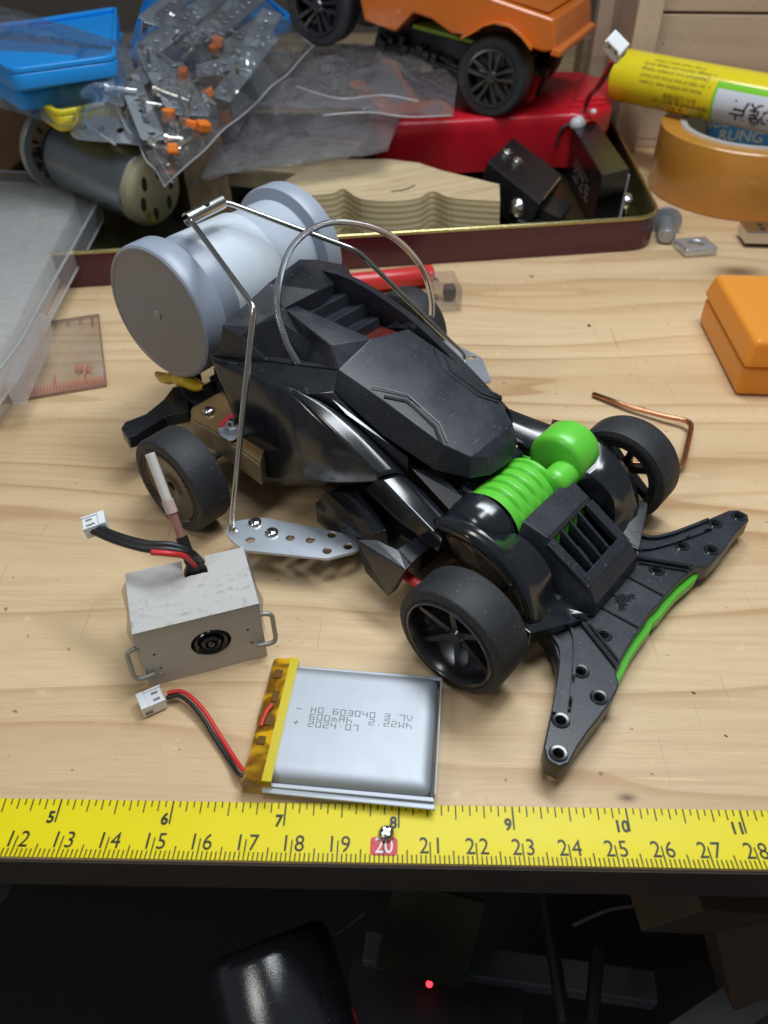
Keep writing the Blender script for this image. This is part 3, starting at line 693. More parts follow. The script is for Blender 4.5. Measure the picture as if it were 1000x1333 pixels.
# green engine: ribbed barrel, hub and drum -------------------------
bc = Vector((-1.30, 0, 2.18))                # barrel axis runs across the car
br = 1.02; NA = 46
mb = MB(); ys = [-1.26 + k * .02 for k in range(105)]      # local y: -near .. +far
def slot(y, t):
    v = 0
    for q in range(5): v += math.exp(-((y + .90 - q * .375) / .05) ** 2)
    e_ = max(0, min(1, (t - 30) / 22)) * max(0, min(1, (140 - t) / 22)); return v * e_
A0, A1 = 8, 152
for y in ys:
    for i in range(NA + 1):
        t = A0 + (A1 - A0) * i / NA
        ph = ((y + 1.12) % .38) / .38
        r_ = br - .105 * slot(y, t)
        if y > .74: r_ -= .05
        mb.v.append((bc.x + r_ * math.cos(R(t)) * .95, y, bc.z + r_ * math.sin(R(t))))
for j in range(len(ys) - 1):
    for i in range(NA): mb.f.append((j * (NA + 1) + i, j * (NA + 1) + i + 1, (j + 1) * (NA + 1) + i + 1, (j + 1) * (NA + 1) + i))
en = mb.build('engine', GRN, car, smooth=42)
sl = MB()
for q in range(1, 4):
    for t, dt in ((118, 7), (98, 4)):
        for k in range(5):
            tt = R(t - dt / 2 + dt * k / 4); y = -.93 + q * .38 - .38
            sl.box((bc.x + (br - .10) * math.cos(tt) * .95, y - .075 + .02 * math.sin(k * 2.5), bc.z + (br - .10) * math.sin(tt)), (.07, .03, .07))
sl.build('slit', HOLE, en, smooth=None)
dr = MB().lathe([(0, -.02), (.66, -.02), (.80, .03), (.87, .14), (.88, .95), (.82, 1.08), (0, 1.12)], Matrix.Translation((-1.0, 1.42, 2.85)), 56, 'y')
dr.build('drum', GRN, en, smooth=40)
MB().lathe([(0, -.50), (.30, -.48), (.40, -.38), (.43, -.22), (.43, .75), (0, .75)], Matrix.Translation((-.62, 1.1, 2.72)), 40, 'y').build('hub', GRN, en, smooth=50)
MB().hexa([(-2.5, 1.0, 1.9), (-1.2, 1.0, 1.9), (-1.2, 2.9, 1.6), (-2.9, 2.9, 1.6)], [(-2.4, 1.0, 2.5), (-1.3, 1.0, 2.4), (-1.3, 2.8, 2.1), (-2.8, 2.8, 2.1)]).build('green_mount', GRN, en, smooth=None, bevel=.12, seg=3)
cap = MB().lathe([(0, -.98), (.35, -.97), (.70, -.88), (.92, -.68), (1.02, -.40), (1.04, .0)], Matrix.Translation((bc.x - .12, -1.27, bc.z - .06)), 44, 'y')
cap.build('engine_cap', BLKG, car, smooth=60)
MB().box((bc.x - .95, .2, 2.35), (.6, 2.6, 1.0)).build('engine_bed', BLKG, car, smooth=None, bevel=.2, seg=3)

# fenders over the front wheels -------------------------------------
oe = [CB(*p, 2.86) for p in ((564, 679), (600, 693), (620, 708), (650, 735), (675, 768), (686, 795), (689, 813))]
rd = [CB(*p, 2.6) for p in ((580, 674), (612, 685), (640, 705), (664, 728), (684, 760), (694, 788), (700, 808))]
i1 = [CB(*p, 2.2) for p in ((594, 672), (630, 695), (660, 712), (680, 732), (698, 765), (706, 788), (712, 808))]
i2 = [CB(*p, 1.72) for p in ((606, 676), (640, 700), (668, 698), (692, 715), (712, 742), (716, 775), (735, 806))]
i3 = [(-1.3, 1.45, 2.6), (-.7, 1.4, 2.55), (-.36, 1.4, 2.45), (-.1, 1.5, 2.2), (.3, 1.6, 1.9), (.9, 1.6, 1.25), CB(767, 800, 1.45)]
for s in (1, -1):
    rows = [cs([(p[0], p[1] * s, p[2]) for p in row], 4) for row in (oe, rd, i1, i2, i3)]
    o = loft(rows).build('front_fender', BLKG, car, smooth=50, solid=.08, off=1 if s > 0 else 1)
    vl = cs([(p[0], p[1] * s, p[2]) for p in oe], 4)
    vl2 = [(p[0] * .96, p[1] - .02 * s, p[2] - .30) for p in vl]
    loft([vl, vl2]).build('fender_skirt', BLKG, o, smooth=50, solid=.05)
    tl = MB().hexa([L3((.9, 1.2 * s, .95)), L3((2.0, 1.3 * s, .95)), L3((1.3, 3.1 * s, 1.0)), L3((.8, 3.1 * s, 1.0))], [L3((.7, 1.2 * s, 1.35)), L3((2.02, 1.35 * s, 1.02)), L3((1.32, 3.15 * s, 1.55)), L3((.9, 3.1 * s, 1.6))])
    tl.build('fender_tail', BLKG, o, smooth=None, bevel=.03)

# side strips sweeping from the flank to the fender ------------------
def ribbon(L_, R_, hump, n=8):
    """surface between two edge curves, swelling outward in the middle"""
    L_, R_ = cs(L_, 6), cs(R_, 6); rows = []
    for k in range(n + 1):
        t = k / n; row = []
        for a, b in zip(L_, R_):
            h = hump * (math.sin(math.pi * min(1, t / .9)) * .14 - max(0, t - .58) ** 1.5 * 3.6)
            row.append((a[0] + (b[0] - a[0]) * t, a[1] + (b[1] - a[1]) * t, a[2] + (b[2] - a[2]) * t + h))
        rows.append(row)
    return rows
SL0, SR0 = CB(380, 508, 2.5), CB(383, 507, 2.45)
sL = [SL0, CB(412, 540, 2.62), CB(450, 578, 2.62), CB(494, 621, 2.54)]
sR = [SR0, CB(428, 520, 2.05), CB(478, 557, 1.85), CB(533, 613, 1.75)]
tL = [CB(493, 624, 2.54), CB(520, 652, 2.72), CB(550, 681, 2.92), CB(575, 706, 3.1)]
tR = [CB(535, 616, 1.75), CB(553, 632, 1.8), CB(572, 652, 1.85), CB(590, 671, 1.9)]
for s in (1, -1):
    f = (lambda r_: [[(p[0], p[1] * s, p[2]) for p in row] for row in r_])
    o = loft(f(ribbon(sL, sR, .24))).build('side_strip', BLKG, car, smooth=60, solid=.06)
    o2 = loft(f(ribbon(tL, tR, .22))).build('side_strip', BLKG, car, smooth=60, solid=.06)
    tr = [CB(537, 612, 1.7), CB(567, 612, 1.15), CB(601, 647, 1.5), CB(590, 671, 1.88)]
    facets([[(p[0], p[1] * s, p[2]) for p in tr]], False).build('cowl_panel', BLK, car, smooth=None, solid=.06, bevel=.02)
    fn = [CB(433, 520, 1.95), CB(531, 595, 1.62), CB(531, 613, 1.72), CB(452, 540, 1.98)]
    facets([[(p[0], p[1] * s, p[2]) for p in fn]], False).build('side_fin', BLKG, car, smooth=None, solid=.05)
    # dark arm wall under the strip
    aw = [CB(494, 621, 2.36), CB(575, 706, 2.84), CB(572, 716, 2.8), CB(515, 672, 2.5), CB(478, 636, 2.2)]
    facets([[(p[0], p[1] * s, p[2]) for p in aw]], False).build('arm_wall', BLKG, car, smooth=None, solid=.06)

# body shell: flanks and rear cowl ----------------------------------
A = (-6.4, 1.5, 5.1)
A2 = (-6.35, 1.78, 4.55)
B0 = CB(273, 462, 2.8); B0b = CB(288, 470, 2.85)
C0 = CB(330, 610, 3.15); C1 = CB(345, 628, 3.2); C2 = CB(420, 630, 2.8); C3 = CB(492, 628, 2.35)
M1 = CB(304, 500, 3.0); M2 = CB(356, 552, 3.35); M3 = CB(352, 624, 3.3)
fT = [B0, CB(292, 470, 2.74), CB(320, 480, 2.63), CB(350, 493, 2.56), CB(380, 508, 2.5), CB(412, 540, 2.53), CB(450, 578, 2.48), CB(494, 621, 2.38)]
fB = [CB(329, 606, 3.12), CB(337, 622, 3.2), CB(352, 630, 3.16), CB(375, 632, 3.05), CB(402, 632, 2.9), CB(432, 632, 2.73), CB(465, 630, 2.5), CB(495, 626, 2.36)]
bul = [.0, .02, .10, .20, .24, .16, .06, .0]
rows_ = []
for k in range(15):
    t_ = k / 14; row = []
    for p, q, h_ in zip(fT, fB, bul):
        w_ = math.sin(math.pi * t_) ** .9
        row.append((p[0] + (q[0] - p[0]) * t_, p[1] + (q[1] - p[1]) * t_ + h_ * w_, p[2] + (q[2] - p[2]) * t_ + h_ * .4 * w_))
    rows_.append(cs(row, 5))
for s in (1, -1):
    loft([[(p[0], p[1] * s, p[2]) for p in row] for row in rows_]).build('flank_panel', BLKG, car, smooth=70, solid=.07)
lipr = [cs(fB, 5), [(p[0], p[1] - .25, p[2] - .06) for p in cs(fB, 5)]]
for s in (1, -1): loft([[(p[0], p[1] * s, p[2]) for p in row] for row in lipr]).build('flank_lip', BLKG, car, smooth=70, solid=.04)
shell = MB()
top_ = [B0, CB(345, 470, 2.1), A, A2, CB(400, 515, 2.1), CB(380, 508, 2.48), CB(310, 474, 2.55), B0b]
up = facets([[B0, B0b, CB(310, 474, 2.55), CB(345, 470, 2.1)], [CB(345, 470, 2.1), CB(310, 474, 2.55), CB(380, 508, 2.48), CB(400, 513, 2.1), A2, A],
             [A2, CB(400, 513, 2.1), CB(424, 524, 1.98), CB(480, 560, 1.75), (-4.8, 1.75, 3.7)]])
shell.add(up.v, up.f)
bs = shell.build('body_shell', BLKG, car, smooth=25, solid=.07, bevel=.018)
# rear cowl, rails and side intakes: one closed moulding
T1 = CB(292, 425, 2.55); T0 = CB(288, 455, 2.65); T2 = CB(350, 370, 1.0)
R0 = CB(370, 402, 1.05); R1 = CB(383, 396, .72); RB = CB(432, 449, 1.3); K0 = (-6.5, 0, 5.38)
V1 = CB(330, 425, 2.0); Q1 = CB(318, 440, 2.3); P1 = CB(345, 470, 2.1)
T3 = (T2[0] + .25, 0, T2[2] + .45); V3 = (R0[0] + .3, 0, R0[2] + .25)
D0 = CB(358, 414, 1.6); D1 = CB(350, 467, 1.95); D2 = CB(398, 471, 1.45); D3 = CB(402, 442, 1.12); D4 = CB(428, 473, 1.46)
dn_ = lambda p, d: (p[0], p[1], p[2] - d)
rc = facets([[T0, T1, V1, Q1], [T1, T2, R0, V1], [T2, T3, V3, R0], [T0, Q1, P1, B0],
             [R0, V3, dn_(V3, .7), dn_(R0, .7)], [T0, T1, (T1[0] - .1, T1[1] - .4, T1[2] - .9), (T0[0] - .1, T0[1] - .3, T0[2] - .8)], [T1, T2, dn_(T2, 1.0), (T1[0] - .1, T1[1] - .4, T1[2] - .9)]])
ik = facets([[V1, R0, D0], [V1, D0, D1, Q1], [Q1, D1, P1], [R0, D3, D0], [D0, D3, D2, D1], [D3, RB, D4, D2], [R0, RB, D3], [RB, A, D4], [P1, D1, D2, D4, A]], False)
ff = facets([[m(V1), m(Q1), m(P1), m(A), (-7.4, -1.55, 4.75), (-9.0, -1.2, 5.3)], [m(V1), (-9.0, -1.2, 5.3), m(R0)]], False)
rc.add(ik.v, ik.f); rc.add(ff.v, ff.f)
rc.build('rear_cowl', BLK, car, smooth=None, solid=.06, bevel=.02)
# far ridge of the cowl that runs forward along the hood's far side
rr_ = [(-9.2, -1.0, 6.3), (-8.4, -1.6, 6.0), (-6.8, -2.05, 5.3), (-5.0, -2.1, 4.5), (-2.9, -1.8, 3.7)]
for s in (1,):
    e1 = rr_; e2 = [(p[0], p[1] + .35, p[2] + .1) for p in rr_]; e3 = [(p[0], p[1] - .5, p[2] - .9) for p in rr_]
    e0 = [(p[0], p[1] + .42, max(4.3, p[2] - 1.1)) for p in rr_]
    loft([cs(e0, 3), cs(e2, 3), cs(e1, 3), cs(e3, 3)]).build('far_ridge', BLK, car, smooth=25, solid=.06)

# hood (cockpit cover) -----------------------------------------------
K0 = (-6.5, 0, 5.38); K1 = (-3.0, 0, 4.30); KT = (-2.2, 0, 3.92); KN = (-1.98, 0, 3.70)
E0 = (-4.6, 1.45, 4.72); E1 = (-2.93, 1.33, 4.18); E2 = (-2.25, 1.0, 3.9); E3 = (-2.02, .55, 3.72)
hd = [[A, K0, K1, E0], [E0, K1, E1], [E1, K1, KT, E2], [E2, KT, KN, E3]]
lo = lambda p, d, w: (p[0], p[1] + w, p[2] - d)
A_, E0_, E1_, E2_, E3_ = (-6.35, 1.78, 4.55), (-4.6, 1.72, 3.85), (-2.95, 1.55, 3.42), (-2.1, 1.12, 3.32), (-1.8, .6, 3.28)
KN_ = (-1.74, 0, 3.26)
hd += [[A, E0, E0_, A_], [E0, E1, E1_, E0_], [E1, E2, E2_, E1_], [E2, E3, E3_, E2_], [E3, KN, KN_, E3_]]
hood = facets(hd); ex = facets([[R0, R1, K0, RB], [RB, K0, A], [R1, K0, dn_(K0, .5), (R1[0], R1[1] + .02, R1[2] - .8)], [K0, m(A), (m(A)[0] - .02, -1.45, 4.7), dn_(K0, .5)]], False); hood.add(ex.v, ex.f)
hood = hood.build('hood', BLK, car, smooth=14, solid=.07, bevel=.06, seg=3)
# raised boomerang moulding near the left edge of the hood, mirrored on the other side
for s in (1, -1):
    def hz(px, py):
        wp = [ORG + FW * p[0] + NR * p[1] + Vector((0, 0, p[2])) for p in (E0, K0, K1)]
        n_ = (wp[1] - wp[0]).cross(wp[2] - wp[0]); q = HP(px, py, wp[0], n_) - ORG; return L3((q.dot(FW), q.dot(NR) * s, q.z))
    ln1 = [hz(*p) for p in ((484, 503), (500, 506), (531, 514), (573, 552), (582, 575))]
    ln2 = [hz(*p) for p in ((500, 516), (529, 522), (566, 556), (575, 577))]
    up_ = Vector((.26, -.18 * s, .95))
    for P, w_, h_, m_, nm in ((ln1, .016, .014, BLK, 'hood_ridge'), (ln2, .04, .012, HOLE, 'hood_groove')):  # groove is a raised near-black strip, its shade is only colour
        k = MB()
        for q in range(len(P) - 1):
            x_, y_ = P[q], P[q + 1]; w = (y_ - x_).cross(up_).normalized() * w_; u = up_ * h_
            k.hexa([x_ - w - u, x_ + w - u, y_ + w - u, y_ - w - u], [x_ - w + u, x_ + w + u, y_ + w + u, y_ - w + u])
        k.build(nm, m_, hood, smooth=None)
# recess between the rails: stepped floor, louvres and a dark red window
fp = lambda px, py, b: CB(px, py, b)
st = MB()
def quad(P): st.add([L3(p) for p in P], [tuple(range(len(P)))])
for (a0_, z0_, a1_, z1_) in ((-9.35, 6.2, -9.0, 5.62), (-9.0, 5.62, -8.5, 5.66), (-8.5, 5.66, -8.42, 5.30), (-8.42, 5.30, -8.0, 5.40), (-8.0, 5.40, -7.9, 5.02), (-7.9, 5.02, -7.45, 5.14), (-7.45, 5.14, -7.38, 4.86)):
    quad([(a0_, .85, z0_), (a0_, -1.4, z0_), (a1_, -1.4, z1_), (a1_, .85, z1_)])
st.build('louvre_step', BLK, car, smooth=None, bevel=.02)
MB().add([L3(p) for p in ((-7.38, .95, 4.86), (-7.38, -1.45, 4.86), (-6.4, -1.4, 4.92), (-6.4, .95, 4.92))], [(0, 1, 2, 3)]).build('red_window', mat('dark_red', (.12, .022, .016), .15, coat=.5), car, smooth=None)
MB().hexa([L3(p) for p in ((-10.2, 2.2, 2.2), (-10.2, -2.2, 2.2), (-5.6, -1.5, 2.2), (-5.6, 1.5, 2.2))], [L3(p) for p in ((-9.6, 1.9, 4.6), (-9.6, -1.9, 4.6), (-6.2, -1.25, 4.35), (-6.2, 1.25, 4.35))]).build('shell_core', BLKM, car, smooth=None)
# side pods, blades and arms ------------------------------------------
for s in (1, -1):
    Q = lambda x, y, z: L3((lambda p: (p[0], p[1] * s, p[2]))(CC(x, y, z)))
    zt = 1.75
    ptop = [Q(425, 640, zt), Q(468, 641, zt), Q(490, 668, zt), Q(503, 690, zt - .1), Q(472, 698, zt - .25), Q(455, 668, zt - .05)]
    def dn(p, z, k=.0): return Vector((p.x, p.y + k * s, z))
    pod = MB(); V = ptop + [dn(p, .75, .15) for p in ptop]; n_ = 6
    pod.add(V, [tuple(range(6)), tuple(range(6, 12))] + [(i, (i + 1) % 6, 6 + (i + 1) % 6, 6 + i) for i in range(6)])
    ex = [Q(411, 655, 1.35), Q(412, 668, 1.1), Q(438, 690, .95), Q(468, 701, 1.0)]
    pod.add([ptop[0], ptop[5], ptop[4]] + ex[::-1], [(0, 1, 2, 3, 4, 5, 6)])
    pod.add([ex[0], ex[1], ex[2], ex[3], dn(ex[3], .7), dn(ex[2], .65), dn(ex[1], .75), dn(ex[0], .95)], [(0, 1, 6, 7), (1, 2, 5, 6), (2, 3, 4, 5)])
    pod.build('side_pod', BLKG, car, smooth=35, solid=.04, bevel=.04, seg=3)
    bl = MB()
    bt_ = [Q(463, 702, 1.95), Q(490, 702, 1.95), Q(520, 716, 1.95), Q(536, 735, 1.9), Q(528, 742, 1.9)]
    bb = [Q(462, 706, 1.8), Q(475, 745, 1.15), Q(505, 777, .75), Q(517, 768, .75), Q(528, 742, 1.75)]
    bl.add(bt_ + bb[1:4], [(0, 1, 2, 3, 4), (0, 4, 6, 5), (4, 3, 7, 6)])
    bl.add([bb[1], bb[2], bt_[0]], [(0, 1, 2)])
    bl.build('side_blade', BLKG, car, smooth=None, solid=.12, bevel=.04, seg=3)
    MB().hexa([Q(518, 717, 1.65), Q(537, 735, 1.65), Q(567, 708, 1.7), Q(549, 698, 1.7)], [Q(517, 715, 1.95), Q(535, 734, 1.95), Q(566, 706, 2.0), Q(548, 695, 2.0)]).build('side_arm', BLK, car, smooth=None, bevel=.03)

# perforated strips across the chassis --------------------------------
zs = 1.0
ol = [CC(x, y, zs) for x, y in ((300, 680), (320, 676), (346, 674), (462, 697), (470, 712), (462, 718), (425, 727), (318, 716), (300, 702), (293, 692))]
hh = [CC(x, y, zs) for x, y in ((304, 690), (326, 703), (378, 700), (404, 703), (426, 717), (432, 696), (453, 711))]
ss = plate('metal_strip', fillet(loc2(ol), .12), [arc((h[0], -h[1]), .135 if i else .13, 16) for i, h in enumerate(hh)], zs - .1, zs, ZINC, car, smooth=None)
for x, y in ((332, 681), (354, 694)): screw_head(ss, L3(CC(x, y, zs)), (0, 0, 1), .2)
zf = 1.5
of = [CC(x, y, zf) for x, y in ((585, 440), (600, 452), (627, 465), (640, 496), (600, 500), (560, 470), (540, 440))]
plate('metal_strip', fillet(loc2(of), .1), [arc((CC(614, 465, zf)[0], -CC(614, 465, zf)[1]), .16, 14)], zf - .1, zf, ZINC, car, smooth=None)
# wire rack that holds the canister, its clip, and the clear tube -----
clL, clR = CB(247, 285, 1.05), CB(291, 262, -.35)
w0 = L3(CC(304, 690, .75)); w1 = L3(CC(301, 680, 1.25)); w2 = L3(CB(331, 400, 3.0)); w3 = L3(clL)
def bent(P, r_, n=5):
    P = [Vector(p) for p in P]; out = [P[0]]
    for i in range(1, len(P) - 1):
        a, p, b = P[i - 1], P[i], P[i + 1]; u = (a - p).normalized() * min(r_, (a - p).length * .4); w = (b - p).normalized() * min(r_, (b - p).length * .4)
        out += [(p + u).lerp(p, k / n).lerp(p.lerp(p + w, k / n), k / n) for k in range(n + 1)]
    return out + [P[-1]]
wr = MB().tube(bent([L3(CC(309, 694, .93)), w0 + Vector((0, 0, .05)), w1, w2, w3, L3((clL[0] - .35, clL[1] - .25, clL[2] - .15))], .22), .085, 10)
wr.tube(bent([L3((clL[0] - .1, clL[1] - .35, clL[2] + .02)), L3(clR), L3(CB(465, 326, -3.0)), L3(CB(604, 462, -5.6)), L3(CB(606, 470, -5.6))], .3), .085, 10)
wr.build('wire_rack', STEEL, car, smooth=180, weld=False)
ca, cb_ = L3((clL[0], clL[1] + .1, clL[2])), L3((clR[0], clR[1] + .05, clR[2]))
M = frame(ca, cb_ - ca, (0, 0, 1)); ln_ = (cb_ - ca).length
clip = MB().lathe([(.17, 0), (.2, .0), (.2, ln_), (.17, ln_), (.17, 0)], M, 22, 'x', 20, 340)
co = clip.build('wire_clip', STEEL, car, smooth=50)
MB().lathe([(0, .0), (.09, 0), (.09, .02), (0, .02)], M @ Matrix.Translation((ln_ * .55, -.07, .19)), 16).build('clip_hole', HOLE, co, smooth=None)
tb = [CB(391, 478, 1.75), CB(384, 466, 1.8), CB(371, 440, 1.8), CB(360, 390, 1.45), CB(380, 322, .5), CB(430, 290, -.5), CB(500, 302, -1.5), CB(545, 342, -2.4), CB(561, 385, -2.9), CB(562, 412, -3.0)]
MB().tube([L3(p) for p in tb], .09, 12, 8).build('clear_tube', mat('tube_clear', (.86, .88, .9), .06, 0, trans=.88, coat=.5), car, smooth=180, weld=False)

# rear gearbox board, stays, glue ------------------------------------
zg = 2.35
gp = [(248, 533), (289, 510), (330, 545), (345, 585), (338, 606), (305, 582), (273, 560), (250, 548)]
gt = [CC(x, y, zg) for x, y in gp]
gb = MB().hexa([Vector((L3(p).x, L3(p).y, 1.55)) for p in gt], [L3(p) for p in gt]).build('gearbox_board', AMBS, car, smooth=None, bevel=.05)
gt2 = [(p[0] * .985 - .14, p[1] * .97 + .06, zg + .06) for p in gt]
MB().hexa([L3((p[0], p[1], zg + .002)) for p in gt2], [L3(p) for p in gt2]).build('amber_board', AMB, gb, smooth=None, bevel=.02)
screw_head(gb, L3(CC(272, 535, zg + .1)), (0, 0, 1), .2)
rp = [CC(x, y, zg + .1) for x, y in ((286, 552), (305, 536), (318, 548), (318, 566), (300, 573), (288, 566))]
rpo = MB().hexa([L3((p[0], p[1], zg + .07)) for p in rp], [L3((p[0], p[1], zg + .15)) for p in rp]).build('red_tab', REDP, gb, smooth=None)
rq = [(p[0], p[1] + .02, p[2]) for p in [CC(x, y, zg + .16) for x, y in ((285, 558), (300, 556), (318, 556), (318, 567), (300, 575), (287, 567))]]
MB().hexa([L3((p[0], p[1], zg + .155)) for p in rq], [L3((p[0], p[1], zg + .2)) for p in rq]).build('steel_washer', ZINC, gb, smooth=None)
nc = L3(CC(303, 557, zg + .3))
MB().lathe([(0, 0), (.26, 0), (.26, .2), (0, .2)], Matrix.Translation((nc.x, nc.y, zg + .2)), 6).build('hex_nut', ZINCD, gb, smooth=None, bevel=.02)
MB().lathe([(0, 0), (.12, 0), (.12, .36), (.09, .4), (0, .4)], Matrix.Translation((nc.x, nc.y, zg + .2)), 14).build('bolt_end', SILV, gb, smooth=40)
rs = MB()
zt = 1.9
P = [CC(x, y, zt) for x, y in ((157, 557), (162, 549), (190, 538), (212, 520), (225, 503), (245, 500), (246, 535), (215, 542), (192, 556), (178, 566), (166, 570))]
for s in (1, -1):
    PP = [L3((p[0], p[1] * s, p[2])) for p in P]
    MB().hexa([Vector((q.x, q.y, zt - .45)) for q in PP], PP).build('rear_stay', BLKG, car, smooth=None, bevel=.06, seg=3)
    stay = [o_ for o_ in car.children if o_.name.startswith('rear_stay')][-1]
    for (x, y) in ((164, 556), (171, 562)):
        q = L3((lambda p: (p[0], p[1] * s, p[2]))(CC(x, y, zt))); MB().lathe([(0, .015), (.09, .015), (.09, 0)], Matrix.Translation(q), 14).build('stay_hole', HOLE, stay, smooth=None)
rp_ = MB().box((-12.3, 0, 1.55), (1.2, 4.8, .8)).box((-12.9, -1.9, 2.1), (.5, .5, 1.2)).box((-12.9, 1.9, 2.1), (.5, .5, 1.2)).box((-11.2, 0, 1.4), (3.2, 2.6, 1.6)).box((-11.0, 0, 2.4), (1.8, 3.4, 1.4))
rp_.build('rear_frame', BLKM, car, smooth=None, bevel=.06)
gm = MB(); ni, nj = 18, 12
for i in range(ni + 1):
    for j in range(nj):
        t_ = i / ni; q = L3(CB(204 + 62 * t_, 486 + 16 * t_ + 3 * math.sin(t_ * 9), 2.3)); r_ = .24 * math.sin(math.pi * min(1, max(0, t_ * .94 + .03))) ** .5 * (1 + .5 * noise.noise((t_ * 6, 0, 2)))
        a_ = j * 2 * math.pi / nj; gm.v.append((q.x, q.y + r_ * math.cos(a_) * 1.3, q.z + r_ * math.sin(a_)))
for i in range(ni):
    for j in range(nj): gm.f.append((i * nj + j, i * nj + (j + 1) % nj, (i + 1) * nj + (j + 1) % nj, (i + 1) * nj + j))
gm.build('yellow_glue', YEL, car, smooth=180)

# ------------------------------------------------------------------ grey canister on the car's tail
can = thing('canister', 'grey plastic canister with wide end caps held on the tail of the black car', 'canister')
cc_ = ORG + FW * -12.97 + NR * 2.63 + Vector((0, 0, 4.96))
can.location = cc_; can.rotation_euler = (0, 0, YAW + .08)       # local -y is the near end
MB().lathe([(0, .02), (1.93, .02), (1.95, .0), (2.04, .0)], None, 80, 'y').build('cap_face', GREYD, can, smooth=40)
MB().lathe([(2.04, .003), (2.11, .05), (2.14, .14), (2.15, .78), (2.10, .86), (2.02, .88), (1.9, .9)], None, 80, 'y').build('end_cap', GREY, can, smooth=35)
MB().lathe([(1.80, .80), (1.80, 1.55), (1.84, 1.62), (1.86, 1.72)], None, 80, 'y').build('neck', GREY, can, smooth=35)
MB().lathe([(1.84, 1.66), (1.90, 1.70), (1.90, 3.85), (1.84, 3.90)], None, 80, 'y').build('sleeve', GREYW, can, smooth=35)
MB().lathe([(1.82, 3.88), (1.80, 5.7)], None, 80, 'y').build('body', mat('mid_grey_plastic', (.44, .495, .57), .3, vary=.06, dust=.08) , can, smooth=35)
MB().lathe([(1.80, 5.62), (2.0, 5.66), (2.16, 5.70), (2.2, 5.78), (2.2, 6.36), (2.12, 6.46), (0, 6.48)], None, 80, 'y').build('end_cap', GREY, can, smooth=35)
MB().lathe([(0, -.03), (.05, -.03), (.11, -.035), (.145, -.02), (.15, .02)], None, 28, 'y').build('moulding_mark', mat('mark_grey', (.30, .28, .27), .3), can, smooth=50)

# ------------------------------------------------------------------ tin tray with its load
tq = [(-21, 32.7), (13.75, 38.0), (14.95, 55.5), (-21, 56)]
to = fillet(tq, 1.5, 8)
tin = thing('tin_tray', 'shallow maroon metal tin with a gold rim, full of parts behind the car', 'tin tray', (0, 0, 0))
def ringwall(o, z0, z1, th):
    mb = MB(); N = len(o); c = Vector((-3, 46))
    inn = [Vector(p) + (c - Vector(p)).normalized() * th for p in o]
    for P, z in ((o, z0), (o, z1), (inn, z1), (inn, z0)): mb.v += [(p[0], p[1], z) for p in P]
    for j in range(3):
        for i in range(N): mb.f.append((j * N + i, j * N + (i + 1) % N, (j + 1) * N + (i + 1) % N, (j + 1) * N + i))
    return mb
ringwall(to, .02, 1.62, .06).build('tin_side', MAR, tin, smooth=40)
c2 = Vector((-3, 46)); inner = [tuple(Vector(p) + (c2 - Vector(p)).normalized() * .09) for p in to]
ringwall(inner, .06, 1.6, .02).build('tin_lining', GOLDD, tin, smooth=40)
plate('tin_floor', inner, [], .03, .09, GOLDD, tin)
MB().tube([(p[0], p[1], 1.66) for p in [tuple(Vector(q) + (c2 - Vector(q)).normalized() * .04) for q in to]], .10, 8, closed=True).build('rolled_rim', GOLD, tin, smooth=180)

# sawn pine block with a wavy outline
bz = 2.45
top_px = [(370, 236), (382, 256), (432, 252), (447, 246), (470, 259), (510, 262), (545, 258), (563, 249), (590, 258), (651, 262), (650, 240), (600, 228), (575, 222), (545, 212), (505, 207), (440, 208), (400, 218)]
tp3 = [G(x, y, bz) for x, y in top_px[:2]] + spline([G(x, y, bz) for x, y in top_px[1:10]], 5)[1:-1] + [G(x, y, bz) for x, y in top_px[9:]]
c0 = tp3[0]
wb = thing('wood_block', 'pale sawn pine block with a wavy cut outline standing in the tin', 'wood block', (c0.x, c0.y, .1))
Vt = [p - Vector((c0.x, c0.y, .1)) for p in tp3]; Vb = [Vector((p.x + .15, p.y - .25, 0)) for p in Vt]
MB().hexa(Vb, Vt).build('sawn_body', mat('sawn_pine', (.60, .47, .27), .75, vary=.2, bump=.5, bscale=6), wb, smooth=None, bevel=.03)
t = NT('end_rings'); v = t.tc.outputs['Object']
wv = t.new('ShaderNodeTexWave', wave_type='BANDS', bands_direction='Z'); wv.inputs['Scale'].default_value = 1.15; wv.inputs['Distortion'].default_value = 1.6; wv.inputs['Detail'].default_value = 2; wv.inputs['Detail Scale'].default_value = .6
t.link(t.mapv((.25, .25, 1.)), wv.inputs[0])
t.set(Base_Color=t.mix(t.ramp(wv.outputs[1], [(.3, 0.), (.8, 1.)]), (.62, .52, .31), (.40, .30, .15)), Roughness=.75)
t.bump(t.noise(t.mapv((1, 1, 12)), 4, 3, .6), .4, .05)
wb.children[0].data.materials.clear(); wb.children[0].data.materials.append(t.m)
tpm = pine('block_top', (.66, .53, .33), (.40, .27, .13), (.14, .09, .05), 2.2, R(-25), (), .75)
MB().add([p + Vector((0, 0, .004)) for p in Vt], [tuple(range(len(Vt)))]).build('top_face', tpm, wb, smooth=None)
MB().tube([Vt[22] + Vector((-.3, 1.2, .02)), Vt[22] + Vector((.4, 1.5, .03)), Vt[22] + Vector((.9, 2.1, .02))], .03, 5, 4).build('pencil_mark', INK, wb)
